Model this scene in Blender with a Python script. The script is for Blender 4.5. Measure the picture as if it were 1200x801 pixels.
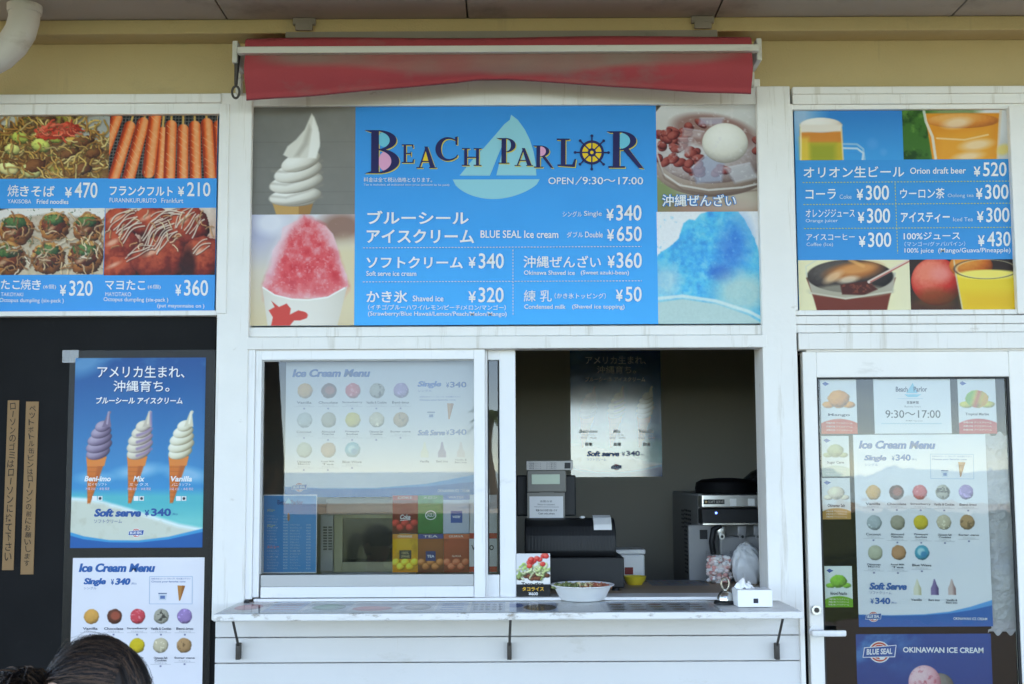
import bpy, bmesh, math, random
import numpy as np
from mathutils import Vector, Matrix

for o in list(bpy.data.objects): bpy.data.objects.remove(o)
SC = bpy.context.scene
COL = SC.collection
R = math.radians

# ------------------------------------------------------------------ camera
CAM = Vector((0.0, -4.5, 1.57)); LOOK = Vector((0.0, 0.0, 2.02))
FOC = 45.2
cd = bpy.data.cameras.new('camera'); cam = bpy.data.objects.new('camera', cd); COL.objects.link(cam)
cd.sensor_width = 36; cd.lens = FOC; cd.clip_start = 0.05; cd.clip_end = 6000
cd.dof.use_dof = True; cd.dof.focus_distance = 4.25; cd.dof.aperture_fstop = 9
ROT = (LOOK - CAM).to_track_quat('-Z', 'Y').to_matrix() @ Matrix.Rotation(R(-0.27), 3, 'Z')
cam.matrix_world = Matrix.Translation(CAM) @ ROT.to_4x4()
SC.camera = cam

# ------------------------------------------------------------------ light
SUN_EL, SUN_AZ = 58.0, 20.0          # the sun stands behind the shop (+Y), so its front is in shade
w = bpy.data.worlds.new('World'); SC.world = w; w.use_nodes = True
nt = w.node_tree; bg = nt.nodes['Background']
sky = nt.nodes.new('ShaderNodeTexSky'); sky.sky_type = 'NISHITA'; sky.sun_disc = False
sky.sun_elevation = R(SUN_EL); sky.sun_rotation = R(SUN_AZ)
sky.air_density = 0.45; sky.dust_density = 0.0; sky.ozone_density = 2.5
nt.links.new(sky.outputs[0], bg.inputs[0]); bg.inputs[1].default_value = 0.15
sd = bpy.data.lights.new('sun', 'SUN'); sd.energy = 2.2; sd.angle = R(0.6); sd.color = (1.0, 0.95, 0.88)
sun = bpy.data.objects.new('sun', sd); COL.objects.link(sun)
sdir = Vector((math.sin(R(SUN_AZ))*math.cos(R(SUN_EL)), math.cos(R(SUN_AZ))*math.cos(R(SUN_EL)), math.sin(R(SUN_EL))))
sun.rotation_euler = sdir.to_track_quat('Z', 'Y').to_euler(); sun.location = sdir*30
vs = SC.view_settings; vs.view_transform = 'Standard'; vs.look = 'None'; vs.gamma = 1; vs.use_curve_mapping = False
vs.exposure = 3.24
vs.use_white_balance = True; vs.white_balance_temperature = 8900; vs.white_balance_tint = 10
SC.cycles.max_bounces = 10; SC.cycles.diffuse_bounces = 5; SC.cycles.transparent_max_bounces = 16
SC.cycles.caustics_reflective = False; SC.cycles.caustics_refractive = False

# ------------------------------------------------------------------ pixel <-> place helpers
def ray(px, py):
    return ROT @ Vector(((px-600)/1200*36/FOC, -(py-400.5)/1200*36/FOC, -1))
def W(px, py, Y=0.0):
    d = ray(px, py); t = (Y-CAM.y)/d.y
    return CAM + d*t
def WZ(px, py, z):
    d = ray(px, py); t = (z-CAM.z)/d.z
    return CAM + d*t
def quad_rect(c, Y):
    p = [W(x, y, Y) for x, y in c]
    return ((p[0].x+p[3].x)/2, (p[1].x+p[2].x)/2, (p[2].z+p[3].z)/2, (p[0].z+p[1].z)/2)  # x0,x1,z0,z1
def rect(x0, y0, x1, y1, Y):
    return quad_rect([(x0, y0), (x1, y0), (x1, y1), (x0, y1)], Y)

# ------------------------------------------------------------------ materials
def lin(c):
    c = np.asarray(c, float)/255.0
    return np.where(c <= 0.04045, c/12.92, ((c+0.055)/1.055)**2.4)
MATS = {}
def mat(name, col, rough=0.5, metal=0.0, var=0.0, scale=8.0, bump=0.0, bscale=120.0, dirt=None, dscale=3.0, dthr=0.6, spec=0.5, coat=0.0, emit=None, streak=None):
    """procedural Principled material: colour wander, fine bump, shaped stains"""
    if name in MATS: return MATS[name]
    m = bpy.data.materials.new(name); m.use_nodes = True; MATS[name] = m
    n = m.node_tree.nodes; l = m.node_tree.links; b = n['Principled BSDF']
    b.inputs['Roughness'].default_value = rough; b.inputs['Metallic'].default_value = metal
    b.inputs['Specular IOR Level'].default_value = spec; b.inputs['Coat Weight'].default_value = coat
    b.inputs['Base Color'].default_value = (*col, 1)
    if emit:
        b.inputs['Emission Color'].default_value = (*emit[0], 1); b.inputs['Emission Strength'].default_value = emit[1]
    tc = n.new('ShaderNodeTexCoord')
    out = None
    if var > 0:
        t = n.new('ShaderNodeTexNoise'); t.inputs['Scale'].default_value = scale; t.inputs['Detail'].default_value = 6
        l.new(tc.outputs['Object'], t.inputs['Vector'])
        mx = n.new('ShaderNodeMix'); mx.data_type = 'RGBA'
        mx.inputs['A'].default_value = (*[max(0, c*(1-var)) for c in col], 1); mx.inputs['B'].default_value = (*[min(1, c*(1+var)) for c in col], 1)
        l.new(t.outputs['Fac'], mx.inputs['Factor']); out = mx.outputs['Result']
    if dirt:
        t = n.new('ShaderNodeTexNoise'); t.inputs['Scale'].default_value = dscale; t.inputs['Detail'].default_value = 9; t.inputs['Roughness'].default_value = 0.65
        mp = n.new('ShaderNodeMapping'); mp.inputs['Scale'].default_value = (1, 1, 2.2); mp.inputs['Location'].default_value = (3.1, 0.7, 1.9)
        l.new(tc.outputs['Object'], mp.inputs['Vector']); l.new(mp.outputs[0], t.inputs['Vector'])
        r = n.new('ShaderNodeValToRGB'); r.color_ramp.elements[0].position = dthr; r.color_ramp.elements[1].position = dthr+0.13
        l.new(t.outputs['Fac'], r.inputs['Fac'])
        mx = n.new('ShaderNodeMix'); mx.data_type = 'RGBA'
        l.new(r.outputs[0], mx.inputs['Factor'])
        if out: l.new(out, mx.inputs['A'])
        else: mx.inputs['A'].default_value = (*col, 1)
        mx.inputs['B'].default_value = (*dirt, 1); out = mx.outputs['Result']
    if streak:
        t = n.new('ShaderNodeTexNoise'); t.inputs['Scale'].default_value = 1.0; t.inputs['Detail'].default_value = 7; t.inputs['Roughness'].default_value = 0.7
        mp = n.new('ShaderNodeMapping'); mp.inputs['Scale'].default_value = streak[1]; l.new(tc.outputs['Object'], mp.inputs['Vector']); l.new(mp.outputs[0], t.inputs['Vector'])
        r = n.new('ShaderNodeValToRGB'); r.color_ramp.elements[0].position = streak[2]; r.color_ramp.elements[1].position = streak[2]+0.10
        l.new(t.outputs['Fac'], r.inputs['Fac']); k_ = n.new('ShaderNodeMath'); k_.operation = 'MULTIPLY'; k_.inputs[1].default_value = streak[3]; l.new(r.outputs[0], k_.inputs[0])
        mx = n.new('ShaderNodeMix'); mx.data_type = 'RGBA'; l.new(k_.outputs[0], mx.inputs['Factor'])
        if out: l.new(out, mx.inputs['A'])
        else: mx.inputs['A'].default_value = (*col, 1)
        mx.inputs['B'].default_value = (*streak[0], 1); out = mx.outputs['Result']
    if out: l.new(out, b.inputs['Base Color'])
    if bump > 0:
        t = n.new('ShaderNodeTexNoise'); t.inputs['Scale'].default_value = bscale; t.inputs['Detail'].default_value = 4
        l.new(tc.outputs['Object'], t.inputs['Vector'])
        bp = n.new('ShaderNodeBump'); bp.inputs['Strength'].default_value = bump; bp.inputs['Distance'].default_value = 0.004
        l.new(t.outputs['Fac'], bp.inputs['Height']); l.new(bp.outputs[0], b.inputs['Normal'])
    return m
def print_mat(name, rough=0.42, gain=0.85, spec=0.4, coat=0.0):
    if name in MATS: return MATS[name]
    m = bpy.data.materials.new(name); m.use_nodes = True; MATS[name] = m
    n = m.node_tree.nodes; l = m.node_tree.links; b = n['Principled BSDF']
    a = n.new('ShaderNodeVertexColor'); a.layer_name = 'Col'
    mx = n.new('ShaderNodeMix'); mx.data_type = 'RGBA'; mx.blend_type = 'MULTIPLY'; mx.inputs['Factor'].default_value = 1
    l.new(a.outputs['Color'], mx.inputs['A']); mx.inputs['B'].default_value = (gain, gain, gain, 1)
    l.new(mx.outputs['Result'], b.inputs['Base Color'])
    b.inputs['Roughness'].default_value = rough; b.inputs['Specular IOR Level'].default_value = spec; b.inputs['Coat Weight'].default_value = coat
    b.inputs['Coat Roughness'].default_value = 0.06
    tc = n.new('ShaderNodeTexCoord'); t = n.new('ShaderNodeTexNoise'); t.inputs['Scale'].default_value = 3.5; t.inputs['Detail'].default_value = 3; l.new(tc.outputs['Object'], t.inputs['Vector'])
    bp = n.new('ShaderNodeBump'); bp.inputs['Strength'].default_value = 0.35; bp.inputs['Distance'].default_value = 0.02; l.new(t.outputs['Fac'], bp.inputs['Height']); l.new(bp.outputs[0], b.inputs['Normal'])
    return m
def glass_mat(name, tint=(0.93, 0.95, 0.94), ior=1.5, rough=0.0, extra=0.0, wav=0.0):
    if name in MATS: return MATS[name]
    m = bpy.data.materials.new(name); m.use_nodes = True; MATS[name] = m
    n = m.node_tree.nodes; l = m.node_tree.links
    for x in list(n):
        if x.type != 'OUTPUT_MATERIAL': n.remove(x)
    o = [x for x in n if x.type == 'OUTPUT_MATERIAL'][0]
    t = n.new('ShaderNodeBsdfTransparent'); t.inputs[0].default_value = (*tint, 1)
    g = n.new('ShaderNodeBsdfGlossy'); g.inputs['Roughness'].default_value = rough
    f = n.new('ShaderNodeFresnel'); f.inputs['IOR'].default_value = ior
    a0 = n.new('ShaderNodeMath'); a0.operation = 'ADD'; a0.inputs[1].default_value = extra; a0.use_clamp = True
    l.new(f.outputs[0], a0.inputs[0])
    ge = n.new('ShaderNodeNewGeometry'); iv = n.new('ShaderNodeMath'); iv.operation = 'SUBTRACT'; iv.inputs[0].default_value = 1.0; l.new(ge.outputs['Backfacing'], iv.inputs[1])
    ad = n.new('ShaderNodeMath'); ad.operation = 'MULTIPLY'; l.new(a0.outputs[0], ad.inputs[0]); l.new(iv.outputs[0], ad.inputs[1])
    if wav > 0:
        tc = n.new('ShaderNodeTexCoord'); tx = n.new('ShaderNodeTexNoise'); tx.inputs['Scale'].default_value = 9; l.new(tc.outputs['Object'], tx.inputs['Vector'])
        bp = n.new('ShaderNodeBump'); bp.inputs['Strength'].default_value = wav; bp.inputs['Distance'].default_value = 0.01
        l.new(tx.outputs['Fac'], bp.inputs['Height']); l.new(bp.outputs[0], g.inputs['Normal'])
    x = n.new('ShaderNodeMixShader'); l.new(ad.outputs[0], x.inputs[0]); l.new(t.outputs[0], x.inputs[1]); l.new(g.outputs[0], x.inputs[2])
    l.new(x.outputs[0], o.inputs['Surface'])
    return m
def ink_mat(c, rough=0.42):
    key = 'ink_%d_%d_%d_%d' % (*[int(v) for v in c], int(rough*100))
    if key in MATS: return MATS[key]
    return mat(key, tuple(float(v)*0.85 for v in lin(c)), rough, spec=0.22)

WHITE = mat('white_paint', (0.78, 0.755, 0.715), 0.42, var=0.05, scale=5, bump=0.12, bscale=60, dirt=(0.60, 0.575, 0.53), dscale=4.0, dthr=0.63)
WORN = mat('worn_white_paint', (0.765, 0.745, 0.71), 0.5, var=0.07, scale=7, bump=0.3, bscale=45, dirt=(0.45, 0.40, 0.33), dscale=9.0, dthr=0.655, streak=((0.50, 0.45, 0.37), (26, 26, 1.6), 0.56, 0.55))
SIDING = mat('white_siding_paint', (0.68, 0.665, 0.655), 0.5, var=0.05, scale=4, bump=0.15, bscale=50, dirt=(0.54, 0.52, 0.48), dscale=3.5, dthr=0.6, streak=((0.48, 0.42, 0.30), (24, 24, 1.3), 0.635, 0.6))
ALU = mat('painted_aluminium', (0.75, 0.74, 0.735), 0.32, var=0.03, scale=3, dirt=(0.62, 0.62, 0.61), dscale=6, dthr=0.62, streak=((0.56, 0.54, 0.50), (30, 30, 2.5), 0.60, 0.5))
GREYALU = mat('grey_gasket_rail', (0.42, 0.42, 0.41), 0.4, var=0.06)
YELLOW = mat('yellow_stucco', (0.51, 0.39, 0.20), 0.85, var=0.10, scale=3, bump=0.5, bscale=160, dirt=(0.44, 0.34, 0.18), dscale=2.2, dthr=0.58, streak=((0.34, 0.27, 0.16), (7, 7, 1.0), 0.60, 0.45))
SOFFIT = mat('soffit_board', (0.37, 0.315, 0.27), 0.8, var=0.10, scale=3, bump=0.15, dirt=(0.25, 0.22, 0.19), dscale=2.5, dthr=0.56)
DARKP = mat('black_board', (0.009, 0.009, 0.0095), 0.6, var=0.35, scale=6, bump=0.1, bscale=30, dirt=(0.018, 0.018, 0.018), dscale=7, dthr=0.62, spec=0.1, streak=((0.085, 0.085, 0.083), (34, 34, 9), 0.69, 0.8))
BLACK = mat('black_plastic', (0.011, 0.0115, 0.013), 0.5, var=0.1, bump=0.08, bscale=400, spec=0.35)
DGREY = mat('dark_grey_plastic', (0.07, 0.068, 0.063), 0.5, var=0.08)
STEEL = mat('brushed_steel', (0.55, 0.55, 0.54), 0.3, 1.0, var=0.08, scale=20)
RUST = mat('dark_iron', (0.07, 0.062, 0.055), 0.6, 0.6, var=0.3, scale=30)
INTW = mat('interior_wall', (0.31, 0.28, 0.23), 0.8, var=0.06, scale=2)
GLASS = glass_mat('window_glass', tint=(.80, .815, .81), extra=0.012)

# ------------------------------------------------------------------ object helpers
def top(name, label, cat, loc, group=None, kind=None):
    o = bpy.data.objects.new(name, None); COL.objects.link(o); o.location = loc; o.empty_display_size = 0.05
    o['label'] = label; o['category'] = cat
    if group: o['group'] = group
    if kind: o['kind'] = kind
    return o
def off(o):
    v = Vector((0, 0, 0))
    while o: v += o.location; o = o.parent
    return v
def link(name, me, parent=None, label=None):
    o = bpy.data.objects.new(name, me); COL.objects.link(o)
    if parent:
        me.transform(Matrix.Translation(-off(parent))); o.parent = parent
    if label: o['label'] = label
    return o
def tag(o, label, cat, group=None, kind=None):
    o['label'] = label; o['category'] = cat
    if group: o['group'] = group
    if kind: o['kind'] = kind
    return o
def rebase(o):
    """give a one-mesh thing its origin at the middle of its base"""
    vs_ = [v.co for v in o.data.vertices]
    c = Vector(((min(v.x for v in vs_)+max(v.x for v in vs_))/2, (min(v.y for v in vs_)+max(v.y for v in vs_))/2, min(v.z for v in vs_)))
    o.data.transform(Matrix.Translation(-c)); o.location = c
    return o

class MB:
    def __init__(s): s.bm = bmesh.new()
    def box(s, x0, x1, y0, y1, z0, z1, bev=0.0, seg=2, rot=None):
        b = bmesh.new(); bmesh.ops.create_cube(b, size=1)
        M = Matrix.Translation(((x0+x1)/2, (y0+y1)/2, (z0+z1)/2))
        if rot: M = M @ rot
        M = M @ Matrix.Diagonal((x1-x0, y1-y0, z1-z0, 1))
        bmesh.ops.transform(b, matrix=M, verts=b.verts)
        if bev > 0: bmesh.ops.bevel(b, geom=b.edges[:], offset=bev, segments=seg, affect='EDGES', profile=0.5)
        s._add(b); return s
    def prism(s, pts, axis, a0, a1, bev=0.0):
        """polygon (2-D) pulled along an axis"""
        b = bmesh.new()
        f = lambda p, a: {'x': (a, p[0], p[1]), 'y': (p[0], a, p[1]), 'z': (p[0], p[1], a)}[axis]
        A = [b.verts.new(f(p, a0)) for p in pts]; B = [b.verts.new(f(p, a1)) for p in pts]; n = len(pts)
        b.faces.new(A); b.faces.new(B[::-1])
        for i in range(n): b.faces.new((A[i], B[i], B[(i+1) % n], A[(i+1) % n]))
        bmesh.ops.recalc_face_normals(b, faces=b.faces)
        if bev > 0: bmesh.ops.bevel(b, geom=b.edges[:], offset=bev, segments=2, affect='EDGES', profile=0.5)
        s._add(b); return s
    def tube(s, pts, r, n=10, cap=True):
        pts = [Vector(p) for p in pts]; rr = r if isinstance(r, (list, tuple)) else [r]*len(pts)
        rings = []; prev = None
        for i, p in enumerate(pts):
            t = (pts[min(i+1, len(pts)-1)]-pts[max(i-1, 0)]).normalized()
            if prev is None:
                u = t.orthogonal().normalized()
            else:
                u = (prev - t*prev.dot(t)).normalized()
            prev = u; v = t.cross(u)
            rings.append([s.bm.verts.new(p+(u*math.cos(2*math.pi*k/n)+v*math.sin(2*math.pi*k/n))*rr[i]) for k in range(n)])
        for a, b in zip(rings, rings[1:]):
            for k in range(n): s.bm.faces.new((a[k], a[(k+1) % n], b[(k+1) % n], b[k]))
        if cap:
            s.bm.faces.new(rings[0][::-1]); s.bm.faces.new(rings[-1])
        return s
    def lathe(s, prof, c, n=40, sx=1.0, sy=1.0):
        rings = []
        for r, z in prof:
            if r < 1e-6: rings.append([s.bm.verts.new((c[0], c[1], c[2]+z))])
            else: rings.append([s.bm.verts.new((c[0]+r*sx*math.cos(2*math.pi*k/n), c[1]+r*sy*math.sin(2*math.pi*k/n), c[2]+z)) for k in range(n)])
        for a, b in zip(rings, rings[1:]):
            for k in range(n):
                k2 = (k+1) % n
                if len(a) == 1 and len(b) == 1: continue
                if len(a) == 1: s.bm.faces.new((a[0], b[k2], b[k]))
                elif len(b) == 1: s.bm.faces.new((a[k], a[k2], b[0]))
                else: s.bm.faces.new((a[k], a[k2], b[k2], b[k]))
        return s
    def ball(s, c, r, seg=16, sc=(1, 1, 1), noise=0.0, seed=0):
        b = bmesh.new(); bmesh.ops.create_uvsphere(b, u_segments=seg, v_segments=max(6, seg*2//3), radius=r)
        rg = random.Random(seed)
        for v in b.verts:
            k = 1+noise*(rg.random()-0.5)*2
            v.co = Vector((v.co.x*sc[0]*k, v.co.y*sc[1]*k, v.co.z*sc[2]*k))+Vector(c)
        s._add(b); return s
    def _add(s, b):
        me = bpy.data.meshes.new('tmp'); b.to_mesh(me); b.free(); s.bm.from_mesh(me); bpy.data.meshes.remove(me)
    def build(s, name, m, parent=None, smooth=False, label=None, recalc=True):
        if recalc: bmesh.ops.recalc_face_normals(s.bm, faces=s.bm.faces)
        me = bpy.data.meshes.new(name); s.bm.to_mesh(me); s.bm.free()
        for x in (m if isinstance(m, (list, tuple)) else [m]): me.materials.append(x)
        if smooth:
            for p in me.polygons: p.use_smooth = True
            if hasattr(me, 'set_sharp_from_angle'): me.set_sharp_from_angle(angle=R(40))
        return link(name, me, parent, label)
def bar(q, Yf, Yb, name, m, parent, bev=0.003, smooth=False):
    x0, x1, z0, z1 = quad_rect(q, Yf) if len(q) == 4 and isinstance(q[0], tuple) else rect(*q, Yf)
    return MB().box(x0, x1, Yf, Yb, z0, z1, bev).build(name, m, parent)

# ------------------------------------------------------------------ flat boards, prints and lettering
class Board:
    """a flat rectangle in the place; its print is drawn in its own 2-D design units"""
    def __init__(s, q, Y=None, frame=None):
        q = [tuple(map(float, p)) for p in q]
        if frame is None:
            x0, x1, z0, z1 = quad_rect(q, Y)
            frame = (Vector((x0, Y, z1)), Vector((x1-x0, 0, 0)), Vector((0, 0, z0-z1)))
        s.O, s.U, s.V = frame; s.N = s.V.cross(s.U).normalized()*-1
        if s.N.y > 0 and abs(s.N.y) > 0.5: s.N = -s.N
        if abs(s.N.z) > 0.7 and s.N.z < 0: s.N = -s.N
        dst = [(0, 0), (1, 0), (1, 1), (0, 1)]; A = []
        for (x, y), (u, v) in zip(q, dst):
            A.append([x, y, 1, 0, 0, 0, -u*x, -u*y, -u]); A.append([0, 0, 0, x, y, 1, -v*x, -v*y, -v])
        s.H = np.linalg.svd(np.array(A))[2][-1].reshape(3, 3)
        s.q = q
        s.bb = (min(p[0] for p in q), min(p[1] for p in q), max(p[0] for p in q), max(p[1] for p in q))
    def st(s, P):
        P = np.asarray(P, float).reshape(-1, 2)
        h = np.c_[P, np.ones(len(P))] @ s.H.T
        return h[:, :2]/h[:, 2:3]
    def w(s, P, d=0.0):
        t = s.st(P); O = np.array(s.O+s.N*d)
        return O+t[:, :1]*np.array(s.U)+t[:, 1:2]*np.array(s.V)
    def world(s, S_, T_, d):
        return np.array(s.O+s.N*d)+S_[:, None]*np.array(s.U)+T_[:, None]*np.array(s.V)
    def sheet(s, name, m, parent, thick=0.003, front=0.0):
        """the board itself: a thin solid behind the print"""
        a = s.N*front; b = s.N*(front-thick)
        P = [s.O, s.O+s.U, s.O+s.U+s.V, s.O+s.V]
        v = [p+a for p in P]+[p+b for p in P]
        f = [(0, 1, 2, 3), (7, 6, 5, 4)]+[(i, i+4, (i+1) % 4+4, (i+1) % 4) for i in range(4)]
        me = bpy.data.meshes.new(name); me.from_pydata([tuple(p) for p in v], [], f); me.materials.append(m)
        b_ = bmesh.new(); b_.from_mesh(me); bmesh.ops.recalc_face_normals(b_, faces=b_.faces); b_.to_mesh(me); b_.free()
        return link(name, me, parent)

def glyphs(txt, bold):
    c = bpy.data.curves.new('t', 'FONT'); c.body = txt; c.resolution_u = 3; c.offset = bold; c.fill_mode = 'FRONT'
    o = bpy.data.objects.new('t', c); me = o.to_mesh()
    v = np.array([tuple(x.co)[:2] for x in me.vertices]); f = [tuple(p.vertices) for p in me.polygons]
    o.to_mesh_clear(); bpy.data.objects.remove(o); bpy.data.curves.remove(c)
    return v, f

class Ink:
    """everything printed on one board in flat colours, as ONE mesh"""
    def __init__(s, board, d=0.0012, rough=0.42):
        s.b = board; s.d = d; s.V = []; s.F = []; s.M = []; s.cols = []; s.n = 0; s.rough = rough; s.k = 0
    def _c(s, c):
        c = tuple(int(v) for v in c)
        if c not in s.cols: s.cols.append(c)
        return s.cols.index(c)
    def raw(s, P, F, c, lift=None):
        s.k += 1
        d = s.d + (0.000025*s.k if lift is None else lift)
        s.V.append(s.b.w(P, d)); m = s._c(c)
        for f in F: s.F.append(tuple(i+s.n for i in f)); s.M.append(m)
        s.n += len(P)
    def text(s, t, x0, y0, x1, y1, c, bold=0.012, shear=0.0, rise=0.0):
        v, f = glyphs(t, bold)
        if len(v) == 0: return
        v = v.copy()
        if shear: v[:, 0] += v[:, 1]*shear
        a = v.min(0); b = v.max(0); k = (v-a)/np.maximum(b-a, 1e-6)
        P = np.c_[x0+k[:, 0]*(x1-x0), y1-k[:, 1]*(y1-y0) - rise*k[:, 0]]
        s.raw(P, f, c)
    def rect(s, x0, y0, x1, y1, c): s.raw([(x0, y0), (x1, y0), (x1, y1), (x0, y1)], [(0, 1, 2, 3)], c)
    def poly(s, P, c): s.raw(P, [tuple(range(len(P)))], c)
    def ell(s, cx, cy, rx, ry, c, n=36):
        s.poly([(cx+rx*math.cos(2*math.pi*i/n), cy+ry*math.sin(2*math.pi*i/n)) for i in range(n)], c)
    def arc(s, cx, cy, rx, ry, a0, a1, th, c, n=28):
        """thick arc, th(u) or constant"""
        P = []; F = []
        for i in range(n+1):
            u = i/n; a = math.radians(a0+(a1-a0)*u); t = th(u) if callable(th) else th
            P += [(cx+(rx)*math.cos(a), cy-(ry)*math.sin(a)), (cx+(rx-t)*math.cos(a), cy-(ry-t*0.55 if callable(th) else ry-t)*math.sin(a))]
        for i in range(n): F.append((2*i, 2*i+1, 2*i+3, 2*i+2))
        s.raw(P, F, c)
    def line(s, x0, y0, x1, y1, wd, c):
        dx, dy = x1-x0, y1-y0; L = math.hypot(dx, dy) or 1; nx, ny = -dy/L*wd/2, dx/L*wd/2
        s.poly([(x0+nx, y0+ny), (x1+nx, y1+ny), (x1-nx, y1-ny), (x0-nx, y0-ny)], c)
    def dash(s, x0, y0, x1, y1, c, wd=0.8, on=2.2, gap=1.5):
        L = math.hypot(x1-x0, y1-y0); k = 0; P = []; F = []; ux, uy = (x1-x0)/L, (y1-y0)/L
        while k < L:
            e = min(k+on, L); n = len(P)
            for t, sgn in ((k, 1), (e, 1), (e, -1), (k, -1)): P.append((x0+ux*t-uy*wd/2*sgn, y0+uy*t+ux*wd/2*sgn))
            F.append((n, n+1, n+2, n+3)); k += on+gap
        s.raw(P, F, c)
    def build(s, name, parent):
        me = bpy.data.meshes.new(name); V = np.concatenate(s.V)
        me.from_pydata(V.tolist(), [], s.F)
        for c in s.cols: me.materials.append(ink_mat(c, s.rough))
        me.polygons.foreach_set('material_index', s.M)
        return link(name, me, parent)

def vnoise(X, Y, sc, seed):
    G = np.random.RandomState(seed).rand(97, 97)
    x = X/sc+1000; y = Y/sc+1000; xi = np.floor(x).astype(int); yi = np.floor(y).astype(int)
    fx = x-xi; fy = y-yi; fx = fx*fx*(3-2*fx); fy = fy*fy*(3-2*fy)
    a = G[yi % 97, xi % 97]; b = G[yi % 97, (xi+1) % 97]; c = G[(yi+1) % 97, xi % 97]; d = G[(yi+1) % 97, (xi+1) % 97]
    return (a*(1-fx)+b*fx)*(1-fy)+(c*(1-fx)+d*fx)*fy
def fbm(X, Y, sc, seed, o=4):
    r = 0; a = 0.5; t = 0
    for i in range(o): r = r+a*vnoise(X, Y, sc/2**i, seed+i*7); t += a; a *= 0.55
    return r/t

class Pic:
    """a printed photograph: colour drawn by formula on a fine mesh, in the board's design units"""
    def __init__(s, board, x0, y0, x1, y1, bg=(255, 255, 255), ss=1.5):
        s.b = board; s.x0, s.y0, s.x1, s.y1 = x0, y0, x1, y1
        nx = max(3, int((x1-x0)*ss)); ny = max(3, int((y1-y0)*ss))
        s.X, s.Y = np.meshgrid(np.linspace(x0, x1, nx), np.linspace(y0, y1, ny)); s.C = np.zeros(s.X.shape+(3,)); s.C[:] = np.array(bg)
        s.sd = 11
    def seed(s): s.sd += 13; return s.sd
    def mix(s, m, c):
        m = np.clip(m, 0, 1)[..., None]; c = np.asarray(c, float)
        s.C = s.C*(1-m)+c*m
    def vgrad(s, c0, c1, a=0.0, b=1.0, horiz=False):
        t = (s.X-s.x0)/(s.x1-s.x0) if horiz else (s.Y-s.y0)/(s.y1-s.y0)
        t = np.clip((t-a)/(b-a), 0, 1)[..., None]; s.C = np.array(c0)*(1-t)+np.array(c1)*t
    def e(s, cx, cy, rx, ry, ang=0.0):
        a = math.radians(ang); dx = s.X-cx; dy = s.Y-cy
        u = (dx*math.cos(a)+dy*math.sin(a))/rx; v = (-dx*math.sin(a)+dy*math.cos(a))/ry
        return np.sqrt(u*u+v*v), u, v
    def ell(s, cx, cy, rx, ry, c, ang=0.0, soft=1.0, al=1.0, rag=0.0, rs=6):
        r, u, v = s.e(cx, cy, rx, ry, ang); k = min(rx, ry)
        if rag: r = r+rag*(fbm(s.X, s.Y, rs, s.seed(), 3)-0.5)*2
        s.mix(al*np.clip((1-r)*k/soft+0.5, 0, 1), c)
    def ball(s, cx, cy, rx, ry, hi, mid, lo, ang=0.0, lx=-0.35, ly=-0.45, tex=0.12, rag=0.0, rs=4, ts=3):
        r, u, v = s.e(cx, cy, rx, ry, ang)
        rr = r+(rag*(fbm(s.X, s.Y, rs, s.seed(), 3)-0.5)*2 if rag else 0)
        z = np.sqrt(np.clip(1-r*r, 0, 1)); L = np.clip(u*lx+v*ly+z*0.75, -0.4, 1)
        L = L+tex*(fbm(s.X, s.Y, ts, s.seed(), 3)-0.5)*2
        t = np.clip((L+0.25)/1.15, 0, 1)[..., None]
        c = np.where(t < 0.55, np.array(lo)+(np.array(mid)-np.array(lo))*t/0.55, np.array(mid)+(np.array(hi)-np.array(mid))*(t-0.55)/0.45)
        m = np.clip((1-rr)*min(rx, ry)+0.5, 0, 1)
        s.mix(m, c)
    def seg(s, x0, y0, x1, y1):
        dx, dy = x1-x0, y1-y0; L = dx*dx+dy*dy+1e-9
        t = np.clip(((s.X-x0)*dx+(s.Y-y0)*dy)/L, 0, 1)
        return np.hypot(s.X-x0-dx*t, s.Y-y0-dy*t), t
    def line(s, P, wd, c, al=1.0, soft=1.0):
        d = np.full(s.X.shape, 1e9)
        for (a, b), (c2, e2) in zip(P, P[1:]): d = np.minimum(d, s.seg(a, b, c2, e2)[0])
        s.mix(al*np.clip((wd/2-d)/soft+0.5, 0, 1), c)
    def capsule(s, x0, y0, x1, y1, r, hi, mid, lo):
        d, t = s.seg(x0, y0, x1, y1); dx, dy = x1-x0, y1-y0; L = math.hypot(dx, dy)
        side = ((s.X-x0)*dy-(s.Y-y0)*dx)/L/r
        k = np.clip(1-(side-0.25)**2*1.1, 0, 1)[..., None]
        c = np.where(k < 0.6, np.array(lo)+(np.array(mid)-np.array(lo))*k/0.6, np.array(mid)+(np.array(hi)-np.array(mid))*(k-0.6)/0.4)
        s.mix(np.clip(r-d+0.5, 0, 1), c)
    def polym(s, P, soft=1.0):
        """soft inside-mask of a polygon"""
        ins = np.zeros(s.X.shape, bool); d = np.full(s.X.shape, 1e9); n = len(P)
        for i in range(n):
            x0, y0 = P[i]; x1, y1 = P[(i+1) % n]
            d = np.minimum(d, s.seg(x0, y0, x1, y1)[0])
            c = ((y0 > s.Y) != (y1 > s.Y)) & (s.X < (x1-x0)*(s.Y-y0)/((y1-y0) if y1 != y0 else 1e-9)+x0)
            ins ^= c
        return np.clip(np.where(ins, d, -d)/soft+0.5, 0, 1)
    def poly(s, P, c, soft=1.0, al=1.0): s.mix(al*s.polym(P, soft), c)
    def grain(s, amp, sc=2.0, o=3):
        s.C = s.C+(fbm(s.X, s.Y, sc, s.seed(), o)[..., None]-0.5)*2*amp
    def blotch(s, sc, thr, c, al=1.0, sharp=8, mask=None, seed=None):
        n = fbm(s.X, s.Y, sc, seed or s.seed(), 4); m = np.clip((n-thr)*sharp, 0, 1)*al
        s.mix(m if mask is None else m*mask, c)
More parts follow.
